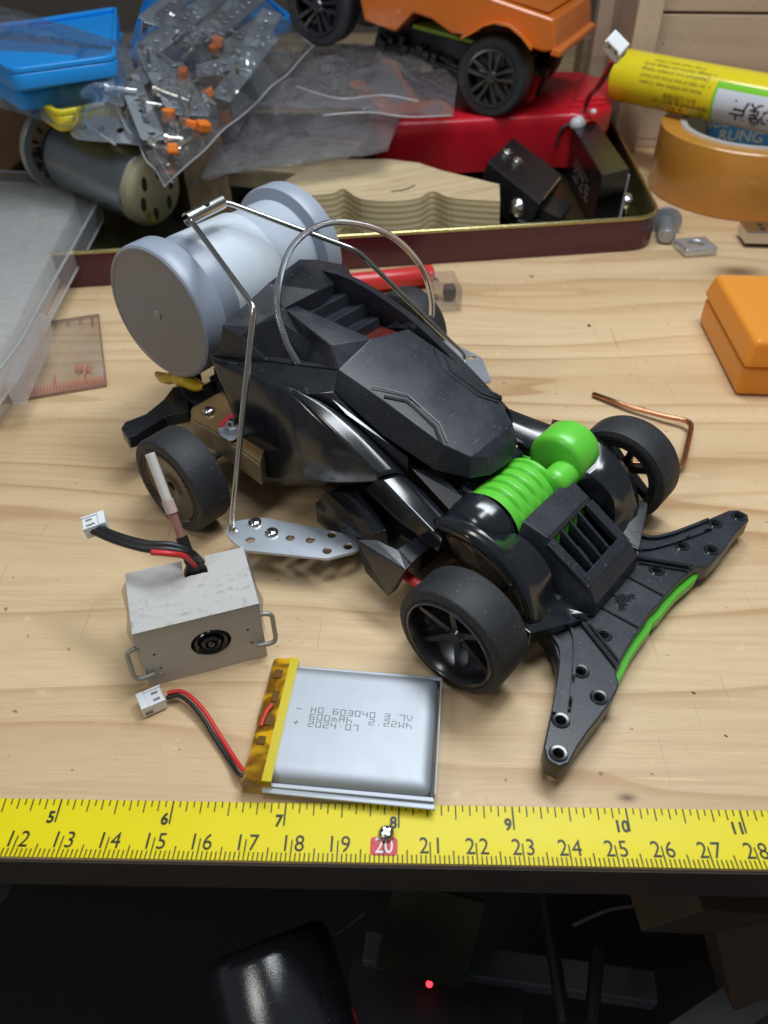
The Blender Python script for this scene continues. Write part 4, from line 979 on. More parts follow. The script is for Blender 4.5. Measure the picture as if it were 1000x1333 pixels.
# second, longer board behind the block, under the bags
g1, g2 = G(285, 214, 2.2), G(410, 226, 2.2)
o = thing('wood_plank', 'pale pine plank lying in the tin under the clear bags', 'wood plank', (g1.x, g1.y, 0))
o.matrix_world = frame((g1.x, g1.y, 0), (g2.x - g1.x, g2.y - g1.y, 0))
MB().box(((g2 - g1).length / 2, 3.4, 1.5), ((g2 - g1).length + 1.6, 6.2, 1.1)).build('plank_body', MATS['block_wood'], o, smooth=None, bevel=.06)
o2 = MB().box((0, 0, 0), (2.3, 2.6, 4.6)).build('offcut_block', MATS['old_wood'], None, smooth=None, bevel=.08)
tag(o2, 'dark weathered offcut of wood between the motor and the pale plank', 'offcut'); q = G(250, 245, 2.0); o2.location = (q.x + .2, q.y + 1.6, 2.4); o2.rotation_euler = (R(-12), 0, R(25))

# electric motor with a fan disc
ma, mb_ = G(92, 200, 3.4), G(205, 252, 2.7)
ax = (mb_ - ma); ml = ax.length
mo = thing('electric_motor', 'silver electric motor with a cream end cap and a toothed black fan disc', 'motor'); mo.matrix_world = frame(ma, ax)
mr = 1.72
MB().lathe([(0, 0), (mr * .8, 0), (mr * .96, .1), (mr, .25), (mr, ml - .75), (mr * .97, ml - .7), (0, ml - .7)], None, 44, 'x').build('motor_can', mat('motor_steel', (.30, .32, .35), .3, .9, vary=.12, bump=.05, bscale=3), mo, smooth=40)
ecp = MB().lathe([(mr * .97, ml - .72), (mr * .97, ml - .3), (mr * .88, ml - .1), (mr * .8, ml - .02), (0, ml)], None, 40, 'x').build('end_cap', NYL, mo, smooth=35)
for a_ in range(6):
    t_ = a_ * math.pi / 3 + .3; MB().lathe([(0, 0), (.24, 0), (.24, .03), (0, .03)], Matrix.Translation((ml - .04, mr * .55 * math.cos(t_), mr * .55 * math.sin(t_))) @ Matrix.Rotation(R(90), 4, 'Y') @ Matrix.Diagonal((1.5, .7, 1, 1)), 14).build('vent_hole', HOLE, ecp, smooth=None)
MB().box((ml + .15, -.7, -.9), (.6, .08, .35)).build('solder_tab', mat('brass', (.6, .45, .12), .3, 1.), mo, smooth=None, bevel=.02)
MB().tube([(-1.0, 0, 0), (.1, 0, 0)], .2, 12).build('shaft', STEEL, mo)
MB().lathe([(0, -.75), (1.2, -.75), (1.3, -.5), (1.2, .0), (0, .0)], None, 36, 'x').build('hub_disc', BLKM, mo, smooth=35)
k = MB().lathe([(1.62, -1.25), (2.05, -1.25), (2.08, -1.2), (2.08, -.95), (2.05, -.9), (1.62, -.9), (1.62, -1.25)], None, 44, 'x')
k.build('fan_ring', mat('ring_plastic', (.30, .31, .32), .3, .3), mo, smooth=35)
for a_ in range(14):
    t_ = a_ * 2 * math.pi / 14
    M = Matrix.Rotation(t_, 4, 'X'); MB().box((-1.08, 1.45, 0), (.3, .5, .12), M).build('fan_blade', BLKM, mo, smooth=None)
MB().box((-1.0, 0, 0), (.35, 2.6, .5)).build('fan_spoke', BLKM, mo, smooth=None)
# perforated strip lying on the motor
q = G(118, 168, 5.4); psm = frame(q, (1, -.12, -.05), (0, -.5, 1))
o = plate('metal_strip', fillet([(-.9, -.75), (3.2, -.75), (3.2, .75), (-.9, .75)], .7), [arc((-.35, 0), .2, 14), arc((.55, 0), .2, 14), arc((1.45, 0), .2, 14)], 0, .1, ZINCD, None, smooth=None)
o.matrix_world = psm; tag(o, 'grey perforated strip with rounded end lying across the silver motor', 'metal strip', 'loose perforated metal strips')

# blue and yellow plastic trays on a brown box
bxp = G(20, 190, 0)
o = MB().box((0, 0, 2.6), (14, 9, 5.0)).build('cardboard_box', BROWN, None, smooth=None, bevel=.1); o.location = (-21.5, 52.5, .1); o.rotation_euler = (0, 0, R(-14))
tag(o, 'brown box under the stacked blue and yellow trays', 'box')
def tray(name, px, z, h, m_, label, rim=.35):
    P = [G(x, y, z) for x, y in px]; c = P[0].copy(); c.z = z - h
    o2d = fillet([(p.x - c.x, p.y - c.y) for p in P], .6, 5)
    o = thing(name, label, 'plastic tray', c)
    plate('tray_body', o2d, [], 0, h * .72, m_, o, bevel=.06)
    cc = Vector((sum(p[0] for p in o2d) / len(o2d), sum(p[1] for p in o2d) / len(o2d)))
    hole = [tuple(Vector(p) + (cc - Vector(p)).normalized() * rim) for p in o2d]
    plate('tray_rim', o2d, [hole], h * .72 + .002, h, m_, o, bevel=.05); return o
tray('plastic_tray', [(-70, 38), (12, 90), (150, 72), (152, 8), (60, 22)], 8.1, .9, BLUE, 'bright blue plastic tray, upper one of the blue pair')
tray('plastic_tray', [(-60, 66), (20, 114), (140, 94), (160, 40), (60, 40)], 7.2, 1.0, BLUE, 'bright blue plastic tray under the upper blue tray')
tray('plastic_tray', [(44, 128), (72, 146), (172, 126), (185, 96), (70, 104)], 6.3, .9, YELP, 'yellow plastic tray below the two blue trays')
tray('plastic_tray', [(165, 70), (200, 88), (380, 20), (330, -20), (190, -10)], 6.2, .9, BLUE, 'blue tray showing through the bag of metal parts')

# clear bag full of perforated strips, screws and orange blocks
bc4 = [G(215, 243, 4.2), G(112, 78, 7.4), G(300, -40, 8.2), G(408, 62, 6.6)]     # bottom tip, left, top, right
def bil(u, v): return bc4[0].lerp(bc4[3], u).lerp(bc4[1].lerp(bc4[2], u), v)
eu = (bc4[3] - bc4[0]).normalized(); ev = (bc4[1] - bc4[0]).normalized(); en_ = eu.cross(ev).normalized()
if en_.z < 0: en_ = -en_
def bagsheet(fn, nrm, n, amp, sgn, seed, crump=.22):
    mb = MB()
    for i in range(n + 1):
        for j in range(n + 1):
            u, v = i / n, j / n; e = (1 - (2 * u - 1) ** 4) * (1 - (2 * v - 1) ** 4)
            p = fn(u, v); w = noise.noise(p * .55 + Vector((seed, 0, 0))) * crump * 2 + noise.noise(p * 1.5 + Vector((0, seed, 0))) * crump
            q = abs(noise.noise(p * .35 + Vector((seed, 3, 0)))) * crump * 3
            mb.v.append(p + nrm * (sgn * amp * e + (w + q) * (.35 + .65 * e)))
    for i in range(n):
        for j in range(n): mb.f.append((i * (n + 1) + j, (i + 1) * (n + 1) + j, (i + 1) * (n + 1) + j + 1, i * (n + 1) + j + 1))
    return mb
bag = bagsheet(bil, en_, 34, .8, 1, 1.5, .3); b2 = bagsheet(bil, en_, 26, .35, -1, 5.5); k = len(bag.v); bag.v += b2.v; bag.f += [tuple(i + k for i in f) for f in b2.f]
tag(bag.build('plastic_bag', FILM, None, smooth=180, weld=False), 'clear plastic bag holding perforated strips, screws and orange blocks', 'plastic bag')
SEAM = film('bag_seam', (.9, .92, .94), .5, .1, 0, 1, (.85, .87, .9))
bagob = bpy.data.objects['plastic_bag']
for k, P_ in enumerate(([(0, 0), (0, .5), (0, 1)], [(0, 0), (.5, 0), (1, 0)], [(1, 0), (1, .5), (1, 1)], [(.04, .0), (.05, .5), (.04, 1)])):
    MB().tube([bil(P_[0][0] + (P_[2][0] - P_[0][0]) * i / 9, P_[0][1] + (P_[2][1] - P_[0][1]) * i / 9) + (en_ * noise.noise((i * .9, k * 3.1, 1)) + (eu + ev) * noise.noise((i * .8, k * 2.7, 6))) * .28 for i in range(10)], .05, 6, 8).build('bag_seam', SEAM, bagob, smooth=180)
def inbag(u, v, h=.1): return bil(u, v) + en_ * h
def strip_in(u0, v0, u1, v1, w, h, label, nh, m_=ZINC, fl=True):
    a, b = inbag(u0, v0, h), inbag(u1, v1, h); L_ = (b - a).length
    hs = [arc((L_ * (i + .5) / nh, w * .5), w * .17, 10) for i in range(nh)]
    o = thing('metal_strip', label, 'metal strip', group='perforated strips in the clear bag'); o.matrix_world = frame(a, b - a, en_)
    plate('web', fillet([(0, 0), (L_, 0), (L_, w), (0, w)], .15), hs, 0, .07, m_, o, smooth=None)
    if fl: MB().box((L_ / 2, w + .035, -.28), (L_, .07, .68)).build('flange', m_, o, smooth=None)
LAB = 'perforated bright metal strip inside the clear bag'
for a in ((.28, .64, .99, .70, 1.25, .62, 1, 11), (.36, .80, .9, .99, 1.2, .5, 1, 8), (.08, .16, .13, .62, 1.1, .5, 0, 6), (.30, .10, .34, .5, 1.1, .4, 1, 5), (.60, .12, .97, .30, 1.2, .45, 0, 7), (.62, .48, .98, .50, 1.1, .3, 0, 7), (.02, .55, .30, .60, 1.0, .15, 0, 5), (.40, .30, .62, .16, 1.0, .5, 1, 5), (.42, .56, .98, .55, 1.1, .3, 1, 9), (.10, .34, .16, .88, .9, .25, 0, 6), (.22, .2, .25, .72, .9, .42, 0, 7), (.42, .08, .86, .18, 1.0, .35, 0, 8), (.55, .36, .96, .34, .9, .05, 1, 6), (.34, .92, .62, .97, .9, .3, 0, 5), (.70, .93, .94, .95, 1.0, .3, 0, 4)):
    strip_in(a[0], a[1], a[2], a[3], a[4], a[5], LAB, a[7], ZINC if a[7] != 6 else ZINCD, bool(a[6]))
for (u, v) in ((.08, .08), (.20, .12), (.14, .26), (.34, .20), (.30, .42), (.50, .42), (.24, .06), (.545, .44)):
    o = MB().box((0, 0, 0), (rnd.uniform(.45, .75), rnd.uniform(.4, .65), rnd.uniform(.35, .6))).build('orange_block', ORCLR, None, smooth=None, bevel=.08)
    o.location = inbag(u, v, .62); o.rotation_euler = (rnd.uniform(-.5, .5), rnd.uniform(-.5, .5), rnd.uniform(0, 3)); tag(o, 'small orange plastic block inside the clear bag', 'plastic block', 'orange blocks in the clear bag')
for k in range(34):
    u, v = rnd.uniform(.05, .8), rnd.uniform(.05, .75); a = rnd.uniform(0, math.pi)
    d = eu * math.cos(a) + ev * math.sin(a); L_ = rnd.uniform(.5, 1.9); p = inbag(u, v, rnd.uniform(.5, .75))
    o = MB().lathe([(0, 0), (.09, 0), (.09, L_), (.2, L_), (.2, L_ + .12), (0, L_ + .14)], None, 10).build('screw', SILV, None, smooth=50)
    o.matrix_world = Matrix.Translation(p) @ d.to_track_quat('Z', 'Y').to_matrix().to_4x4(); tag(o, 'small bright screw loose in the clear bag', 'screw', 'screws in the clear bag')

# crumpled bag under the blue tray and over the motor, and the cloudy bag in the middle
def sheet(name, px, zs_, seed, m_, label, n=22, crump=.3):
    P = [G(x, y, z) for (x, y), z in zip(px, zs_)]
    fn = lambda u, v: P[0].lerp(P[1], u).lerp(P[3].lerp(P[2], u), v)
    nn = (P[1] - P[0]).cross(P[3] - P[0]).normalized()
    if nn.z < 0: nn = -nn
    mb = bagsheet(fn, nn, n, .5, 1, seed, crump); b = bagsheet(fn, nn, n, .1, -1, seed + 4, crump * .5); k = len(mb.v); mb.v += b.v; mb.f += [tuple(i + k for i in f) for f in b.f]
    return tag(mb.build(name, m_, None, smooth=180, weld=False), label, 'plastic bag')
sheet('plastic_bag', [(-60, 122), (150, 186), (175, 60), (-60, -10)], (5.8, 5.6, 8.0, 9.4), 2.2, FILM, 'thin clear bag draped over the blue trays', 22, .25)
sheet('plastic_bag', [(262, 234), (505, 196), (560, 60), (330, 70)], (3.5, 3.7, 4.8, 5.0), 9.1, FILM2, 'cloudy clear bag crumpled between the metal parts and orange car', 26, .35)
sheet('plastic_bag', [(330, 138), (590, 152), (600, 70), (400, 60)], (5.3, 4.9, 5.2, 5.4), 14.3, FILM2, 'second cloudy bag lying over the red shell', 24, .3)

for lab_, P_ in (('cloudy', [(385, 112, 6.0), (440, 128, 5.8), (500, 124, 5.7), (545, 132, 5.5)]), ('cloudy', [(420, 150, 5.5), (480, 146, 5.6), (530, 152, 5.5), (590, 150, 5.2)])):
    z_ = MB().tube([G(*q) for q in P_], .045, 6, 8).build('zip_seam', SEAM, [o_ for o_ in bpy.data.objects if o_.name == ('plastic_bag.002' if P_[0][0] < 300 else 'plastic_bag.003')][0], smooth=180)  # zip ridges; milky colour also puts in the film's bright streaks

MB().tube([G(-20, 124, 5.9), G(50, 135, 5.95), G(100, 155, 5.9), G(150, 188, 5.7)], .06, 6, 8).build('bag_seam', SEAM, bpy.data.objects['plastic_bag.001'], smooth=180)

# red shell and the orange car standing on it
P = [G(x, y, 3.6) for x, y in ((488, 160), (560, 158), (735, 148), (772, 150), (800, 135), (798, 104), (760, 92), (470, 92))]
rc0 = G(640, 150, 0)
rsx = thing('red_shell', 'glossy red plastic shell lying upside down under the orange car', 'plastic shell', (P[0].x, P[0].y, .2))
f2 = fillet([(p.x - P[0].x, p.y - P[0].y) for p in P], .8, 5); ccx = Vector((7, 5))
mb = MB()
lay = [(.95, 0.4), (.985, 1.3), (1.0, 2.6), (1.0, 3.1), (.985, 3.3), (.95, 3.4)]
for sc_, z in lay: mb.v += [((p[0] - ccx.x) * sc_ + ccx.x, (p[1] - ccx.y) * sc_ + ccx.y, z) for p in f2]
N = len(f2)
for j in range(len(lay) - 1):
    for i in range(N): mb.f.append((j * N + i, j * N + (i + 1) % N, (j + 1) * N + (i + 1) % N, (j + 1) * N + i))
mb.f.append(tuple(range((len(lay) - 1) * N, len(lay) * N)))
mb.build('shell_body', REDPL, rsx, smooth=45)
for k in range(3):
    V = [G(x, y, 3.58 + .22 * k) - Vector((P[0].x, P[0].y, .2)) for x, y in ((738 + 6 * k, 144 - 8 * k), (790, 138 - 6 * k), (796, 106), (752 + 4 * k, 96))]
    MB().hexa([Vector((p.x, p.y, 3.3)) for p in V], V).build('ridge', REDPL, rsx, smooth=None, bevel=.12, seg=3)
q = G(772, 147, 3.75); o = MB().lathe([(0, 0), (.18, .02), (.2, .1), (.1, .2), (0, .22)], Matrix.Translation(q), 14).build('white_knob', WHT, rsx, smooth=60); o.matrix_parent_inverse = rsx.matrix_world.inverted(); o.parent = rsx
o.location = Vector((0, 0, 0)); o.matrix_parent_inverse = Matrix.Translation(-Vector((P[0].x, P[0].y, .2)))

W1 = G(624, 150, 3.65); W2 = G(412, 62, 6.2)
wr_ = 2.02
dirx = Vector((W1.x - W2.x, W1.y - W2.y, W1.z - W2.z)).normalized()
OM = frame(W1, dirx)                          # x towards the visible end, y away from the viewer, z up
oc = thing('orange_car', 'orange toy truck with black spoked wheels, standing on the red shell', 'toy truck'); oc.matrix_world = OM
oi = OM.inverted()
OY = OM.to_3x3().col[1]
def op(px, py, y=0.0):                        # point of the car's side plane under a photo point
    return oi @ HP(px, py, W1 + OY * y, OY)
def owheel(cx_, cz, y, r_):
    wh = bpy.data.objects.new('wheel', None); put(wh, oc, (cx_, y, cz)); wh.rotation_euler = (0, rnd.uniform(0, 1), 0)
    MB().lathe([(r_ * .72, .05), (r_ * .8, .0), (r_ * .93, .02), (r_, .2), (r_, 1.6), (r_ * .93, 1.8), (r_ * .7, 1.75), (r_ * .72, .05)], None, 56, 'y').build('tyre', RUB, wh, smooth=35)
    rim = MB().lathe([(r_ * .72, .08), (r_ * .72, -.04), (r_ * .66, -.02), (r_ * .63, .35), (r_ * .63, 1.7), (r_ * .7, 1.7)], None, 48, 'y')
    rim.lathe([(0, .05), (.28, .05), (.36, .15), (.36, .6), (0, .6)], None, 20, 'y')
    for k in range(5):
        M = Matrix.Rotation(k * 2 * math.pi / 5, 4, 'Y'); n0 = len(rim.v)
        for dt in (-.13, .13):
            rim.hexa([(.25, .35, dt - .07), (r_ * .65, .25, dt * 2.2 - .15), (r_ * .65, .25, dt * 2.2 + .15), (.25, .35, dt + .07)], [(.25, .12, dt - .05), (r_ * .65, .05, dt * 2.2 - .11), (r_ * .65, .05, dt * 2.2 + .11), (.25, .12, dt + .05)])
        rim.v[n0:] = [tuple(M @ Vector(v)) for v in rim.v[n0:]]
    rim.lathe([(0, 1.0), (r_ * .64, 1.0)], None, 30, 'y')
    rim.build('rim', RIM, wh, smooth=35)
owheel(0, wr_ * .98, 0, wr_); wx = op(410, 22).x; owheel(wx, wr_, 0, wr_)
owheel(0, wr_, 6.5, wr_); owheel(wx, wr_, 6.5, wr_)
outl = [op(*p) for p in ((462, -60), (465, -10), (472, 28), (513, 43), (520, 36), (536, 18), (560, 26), (586, 45), (604, 47), (620, 44), (632, 34), (648, 30), (664, 34), (678, 46), (690, 64), (705, 69), (722, 68), (722, 46), (720, 26), (640, -2), (560, -60))]
y0, y1 = .15, 8.2
prz = MB().hexa([(p.x, y0, p.z) for p in outl], [(p.x, y1, p.z) for p in outl])
prz.build('truck_body', ORB, oc, smooth=None, bevel=.12, seg=3)
fe = [op(*p) for p in ((603, 48), (618, 41), (632, 32), (648, 28), (666, 33), (682, 47), (694, 63))]
mb = MB()
for p in fe: mb.v += [(p.x, .16, p.z), (p.x, -.35, p.z + .12), (p.x, -.38, p.z - .05), (p.x, .16, p.z - .12)]
for i in range(len(fe) - 1):
    for k in range(3): mb.f.append((i * 4 + k, i * 4 + k + 1, i * 4 + k + 5, i * 4 + k + 4))
mb.build('wheel_arch', ORB, oc, smooth=40, bevel=.02)
# front face, bumper lip and a sheet with the bed's shade in its colour
fa = [op(722, 68), op(720, 26)]
e0 = op(722, 68); e1 = op(720, 26)
MB().hexa([(e0.x - .2, .0, e0.z - .25), (e0.x + .35, .1, e0.z - .2), (e0.x + .35, y1, e0.z - .2), (e0.x - .2, y1, e0.z - .25)], [(e0.x - .2, .0, e0.z + .15), (e0.x + .3, .1, e0.z + .12), (e0.x + .3, y1, e0.z + .12), (e0.x - .2, y1, e0.z + .15)]).build('bumper_lip', ORB, oc, smooth=None, bevel=.08)
b0_, b1_ = op(640, -2), op(716, 23)
MB().hexa([(b0_.x, .7, b0_.z + .02), (b1_.x - .3, .7, b1_.z + .02), (b1_.x - .3, 7.6, b1_.z + .02), (b0_.x, 7.6, b0_.z + .02)], [(b0_.x, .7, b0_.z + .06), (b1_.x - .3, .7, b1_.z + .06), (b1_.x - .3, 7.6, b1_.z + .06), (b0_.x, 7.6, b0_.z + .06)]).build('bed_floor', mat('shaded_orange', (.42, .10, .01), .5), oc, smooth=None)
c1_, c2_ = op(470, 50), op(700, 120)
MB().hexa([(c1_.x, 2.2, wr_ - 1.0), (.9, 2.2, wr_ - 1.0), (.9, 6.2, wr_ - 1.0), (c1_.x, 6.2, wr_ - 1.0)], [(c1_.x, 2.2, wr_ + .5), (.9, 2.2, wr_ + .6), (.9, 6.2, wr_ + .6), (c1_.x, 6.2, wr_ + .5)]).build('truck_chassis', BLKM, oc, smooth=None, bevel=.1)
for k in range(16):
    x = -.8 - k * .45; z = wr_ - .9 + rnd.uniform(-.2, .5); MB().box((x, 1.6 + rnd.uniform(-.3, .4), z), (rnd.uniform(.25, .6), rnd.uniform(.5, 1.2), rnd.uniform(.25, .7))).build('chassis_block', BLKM, oc, smooth=None, bevel=.05)
for k in range(4): MB().tube([(-7.5, 1.5 + k * .5, wr_ - .9 + k * .25), (-.8, 1.2 + k * .5, wr_ - .7 + k * .2)], .12, 8).build('chassis_rod', BLKM, oc)
MB().tube([(-.2, .8, wr_), (1.9, 3.0, wr_ + .2)], .2, 8).build('steering_rod', BLKM, oc)
for k in range(4): MB().box((1.3 + .25 * k, 2.0 + k * .6, wr_ - .6 + .3 * (k % 2)), (.5, .9, 1.4)).build('front_bracket', BLKM if k % 2 else REDPL, oc, smooth=None, bevel=.06)
g0, g1 = op(540, 62), op(650, 50)
MB().hexa([(-5.5, 1.0, wr_ + .55), (.4, 1.0, wr_ + 1.15), (.4, 5.5, wr_ + 1.15), (-5.5, 5.5, wr_ + .55)], [(-5.5, 1.0, wr_ + .75), (.4, 1.0, wr_ + 1.35), (.4, 5.5, wr_ + 1.35), (-5.5, 5.5, wr_ + .75)]).build('green_plate', mat('lime', (.25, .42, .02), .4), oc, smooth=None, bevel=.04)

# two small black servo units and a white plug on a lead
def block_px(name, A_, B_, C_, zt_, zb_, m_, parent, bev=.06):
    """box from three photo corners of its level top: A near-left, B along, C along the other side"""
    a, b, c = G(*A_, zt_), G(*B_, zt_), G(*C_, zt_); d = b + (c - a)
    T = [a, b, d, c]; return MB().hexa([Vector((p.x, p.y, zb_)) for p in T], T).build(name, m_, parent, smooth=None, bevel=bev), T
SV = mat('servo_black', (.011, .011, .013), .28, dust=.12)
s2 = thing('relay', 'black box-shaped relay standing upright, with a printed side and white plug lead', 'relay')
ob, T = block_px('case', (783, 232), (818, 223), (745, 168), 2.75, .2, SV, s2, .08)
ob2, T2_ = block_px('lid', (784, 229), (820, 220), (745, 164), 3.0, 1.9, SV, s2, .06)
k = MB()
a, c = T[0], T[3]; u = (c - a); nside = u.cross(Vector((0, 0, 1))).normalized()
if nside.x > 0: nside = -nside
tx = glyphs([('XXH', 0, -.2, .9, .8, .02, 0)]); 
lab = MB()
for r_ in range(7):
    for q in range(9):
        if rnd.random() < .68:
            x0 = .25 + q * .055 + rnd.uniform(0, .01); z0 = 2.35 - r_ * .3
            p = a + u * x0 + nside * .02; w_ = u * .036; h_ = Vector((0, 0, .17))
            lab.add([p + Vector((0, 0, z0 - 2.75 + .2)), p + w_ + Vector((0, 0, z0 - 2.55)), p + w_ + h_ + Vector((0, 0, z0 - 2.55)), p + h_ + Vector((0, 0, z0 - 2.55))], [(0, 1, 2, 3)])
lab.build('printed_side', mat('label_grey', (.32, .33, .35), .5), s2, smooth=None)
a_, b_ = T[0], T[1]
MB().hexa([b_ + Vector((.02, .0, -2.5)), b_ + Vector((.12, 0, -2.5)), T[2] + Vector((.12, 0, -2.5)), T[2] + Vector((.02, 0, -2.5))], [b_ + Vector((.02, .0, -.2)), b_ + Vector((.12, 0, -.2)), T[2] + Vector((.12, 0, -.2)), T[2] + Vector((.02, 0, -.2))]).build('white_edge', mat('edge_grey', (.5, .5, .5), .4), s2, smooth=None)
gp_ = T[3] + Vector((.2, -.3, .35))
MB().lathe([(0, -.4), (.35, -.35), (.45, 0), (.3, .4), (0, .45)], Matrix.Translation(gp_) @ Matrix.Rotation(.8, 4, 'Y'), 14).build('glue_blob', mat('hot_glue', (.6, .62, .62), .3, sss=.3), s2, smooth=180)
pe = G(797, 78, 7.6)
for off, m_, nm in ((.0, REDW, 'red_wire'), (.16, BLKW, 'black_wire')):
    o1 = Vector((off, off * .3, 0)); MB().tube([gp_ + o1, gp_ + Vector((.35, .2, 1.3)) + o1, gp_.lerp(pe, .6) + o1 + Vector((0, 0, .1)), pe + o1 * .8], .085, 7, 6).build(nm, m_, s2, smooth=180)
MB().tube([gp_, gp_ + Vector((.8, 0, .2)), T[2] + Vector((.3, .2, -.2)), T[2] + Vector((.4, 0, -1.5))], .09, 7, 6).build('red_wire', REDW, s2, smooth=180)
MB().tube([gp_ + Vector((-.2, 0, 0)), gp_ + Vector((-.9, -.1, -.2)), gp_ + Vector((-1.1, -.3, -1.2))], .09, 7, 6).build('black_wire', BLKW, s2, smooth=180)
pt_ = G(808, 44, 9.2)
plug('white_plug', s2, frame(pe.lerp(pt_, .55), pt_ - pe, (-.4, -1, .3)), s=1.9)
s1 = thing('battery_holder', 'black battery holder lying tilted, with two coiled spring contacts on its top', 'battery holder')
a, b, c = G(635, 210, 2.9), G(668, 178, 3.0), G(700, 262, 1.9)
n_ = (b - a).cross(c - a).normalized()
if n_.z < 0: n_ = -n_
T = [a, b, b + (c - a) * 1.05, c * 1.0]; T[3] = a + (c - a) * 1.05
D = [p - n_ * 1.9 for p in T]
MB().hexa(D, T).build('case', SV, s1, smooth=None, bevel=.1, seg=3)
for (fu, fv) in ((.5, .14), (.48, .36)):
    p = a + (b - a) * fu + (c - a) * fv
    M = Matrix.Translation(p) @ n_.to_track_quat('Z', 'Y').to_matrix().to_4x4()
    MB().lathe([(.48, .0), (.48, .05), (.42, .05), (.42, .0)], M, 24).build('contact_ring', STEEL, s1, smooth=40)
    MB().tube([M @ Vector((r_ * math.cos(t_), r_ * math.sin(t_), .08 + .012 * t_)) for r_, t_ in ((.36 - .018 * q, q * .7) for q in range(20))], .045, 6).build('coil_spring', SILV, s1, smooth=180)
e = T[3].lerp(T[2], .5); ud = (T[2] - T[3]).normalized()
MB().tube([T[3].lerp(T[2], .1) + n_ * .03, T[3].lerp(T[2], .85) + n_ * .03], .07, 6).build('edge_clip', STEEL, s1)
MB().box((0, 0, 0), (2.2, 1.9, .5)).build('end_lug', SV, s1, smooth=None, bevel=.05); l_ = s1.children[-1]; l_.matrix_world = frame((T[2] + T[3]) / 2 - n_ * .9 + (c - a).normalized() * .3, ud, n_)
for k, (x, y, z, r_, lab_) in enumerate(((676, 270, 1.2, .55, 'chromed dome headed bolt lying beside the pine block'), (815, 262, .9, .42, 'bright round bolt head in the tin corner'))):
    q = G(x, y, z); o = MB().lathe([(0, -.9), (r_ * .5, -.9), (r_ * .5, 0), (r_, 0), (r_, r_ * .3), (r_ * .7, r_ * .75), (0, r_ * .9)], None, 24).build('bolt', SILV, None, smooth=50)
    o.location = q; o.rotation_euler = ((.9, .4, .3), (.5, -.3, 0))[k]; tag(o, lab_, 'bolt')
for (x, y, L_, rz) in ((600, 296, 3.2, .1), (655, 268, 1.6, 1.3), (690, 292, 1.6, .5)):
    q = G(x, y, .5); o = MB().box((0, 0, 0), (L_, .5, .5)).build('black_clip', BLKM, None, smooth=None, bevel=.1); o.location = q; o.rotation_euler = (.2, .1, rz); tag(o, 'black plastic scrap lying on the tin floor beside the pine block', 'plastic scrap', 'black scraps in the tin')

# ------------------------------------------------------------------ wooden crate behind, on the right
k0 = G(814, 192, 0)
cr = thing('wooden_crate', 'unpainted pine crate with a dark knot, standing behind the yellow tube', 'crate', (k0.x, k0.y, 0), (0, 0, R(-3)))
CW = MATS['crate_wood']
MB().box((10.4, .8, 4.05), (20, 1.5, 7.0)).build('front_board', CW, cr, smooth=None, bevel=.05)
MB().box((10.6, .9, 12.9), (20.2, 1.5, 10.4)).build('front_board', CW, cr, smooth=None, bevel=.06)
MB().box((-.35, 4.5, 9.0), (1.5, 11.2, 18.0)).build('end_board', mat('rough_end', (.50, .39, .27), .85, vary=.3, bump=1., bscale=4), cr, smooth=None, bevel=.08)
MB().box((10.0, 4.6, .35), (19, 9, .6)).build('bottom_board', CW, cr, smooth=None)
MB().box((-1.6, 6.5, 7.0), (1.0, 1.2, 14)).build('corner_post', CW, cr, smooth=None, bevel=.05)
o = MB().box((0, 0, 0), (3.0, 2.2, 5.0)).build('wood_post', MATS['old_wood'], None, smooth=None, bevel=.06); q = G(790, 120, 2.5); o.location = (q.x + .3, q.y + 5, 2.5); tag(o, 'dark wooden post between the red shell and the crate', 'post')

# roll of packing tape
RCX, RCY, ROI, ROO, RH = 20.8, 46.5, 3.65, 5.05, 3.45
rl_ = thing('tape_roll', 'roll of orange-brown packing tape with a blue printed label in its core', 'tape roll', (RCX, RCY, 0), (R(0), 0, 0))
MB().lathe([(ROI + .35, .03), (ROO - .05, .03), (ROO, .1), (ROO, RH - .06), (ROO - .06, RH), (ROI + .35, RH - .02)], None, 96).build('tape', TAN, rl_, smooth=40)
MB().lathe([(ROI + .36, RH - .02), (ROI + .34, RH + .05), (ROI, RH + .04), (ROI, .05), (ROI + .35, .05)], None, 96).build('card_core', CORE, rl_, smooth=40)
MB().lathe([(ROI - .02, .4), (ROI - .02, RH - .25)], None, 60, 'z', 20, 112).build('blue_label', LBLU, rl_, smooth=60)
lt = MB()
for (s_, hh_, a0_) in (('RUIFUNG', 2.45, 84), ('FUNG', 1.0, 70), ('RUNG', 1.72, 76)):
    g = glyphs([(s_, 0, 0, .95, 1.0, .01, 0)])
    for i, (x, y, z) in enumerate(g.v):
        t_ = R(a0_) - x / ROI; g.v[i] = ((ROI - .04) * math.cos(t_), (ROI - .04) * math.sin(t_), hh_ + y * .9)
    lt.add(g.v, g.f)
lt.build('label_lettering', mat('label_print', (.42, .40, .30), .5), rl_, smooth=None, weld=False)
sp = MB()
for k in range(14):
    t_ = R(rnd.uniform(120, 168)); h_ = rnd.uniform(1.0, 2.8); n = 7; r0 = rnd.uniform(.08, .22)
    V = [((ROI - .025) * math.cos(t_ + r0 * math.cos(i * 2 * math.pi / n) / ROI), (ROI - .025) * math.sin(t_ + r0 * math.cos(i * 2 * math.pi / n) / ROI), h_ + r0 * .7 * math.sin(i * 2 * math.pi / n)) for i in range(n)]
    sp.add(V, [tuple(range(n))])
sp.build('blue_flecks', LBLU, rl_, smooth=None)

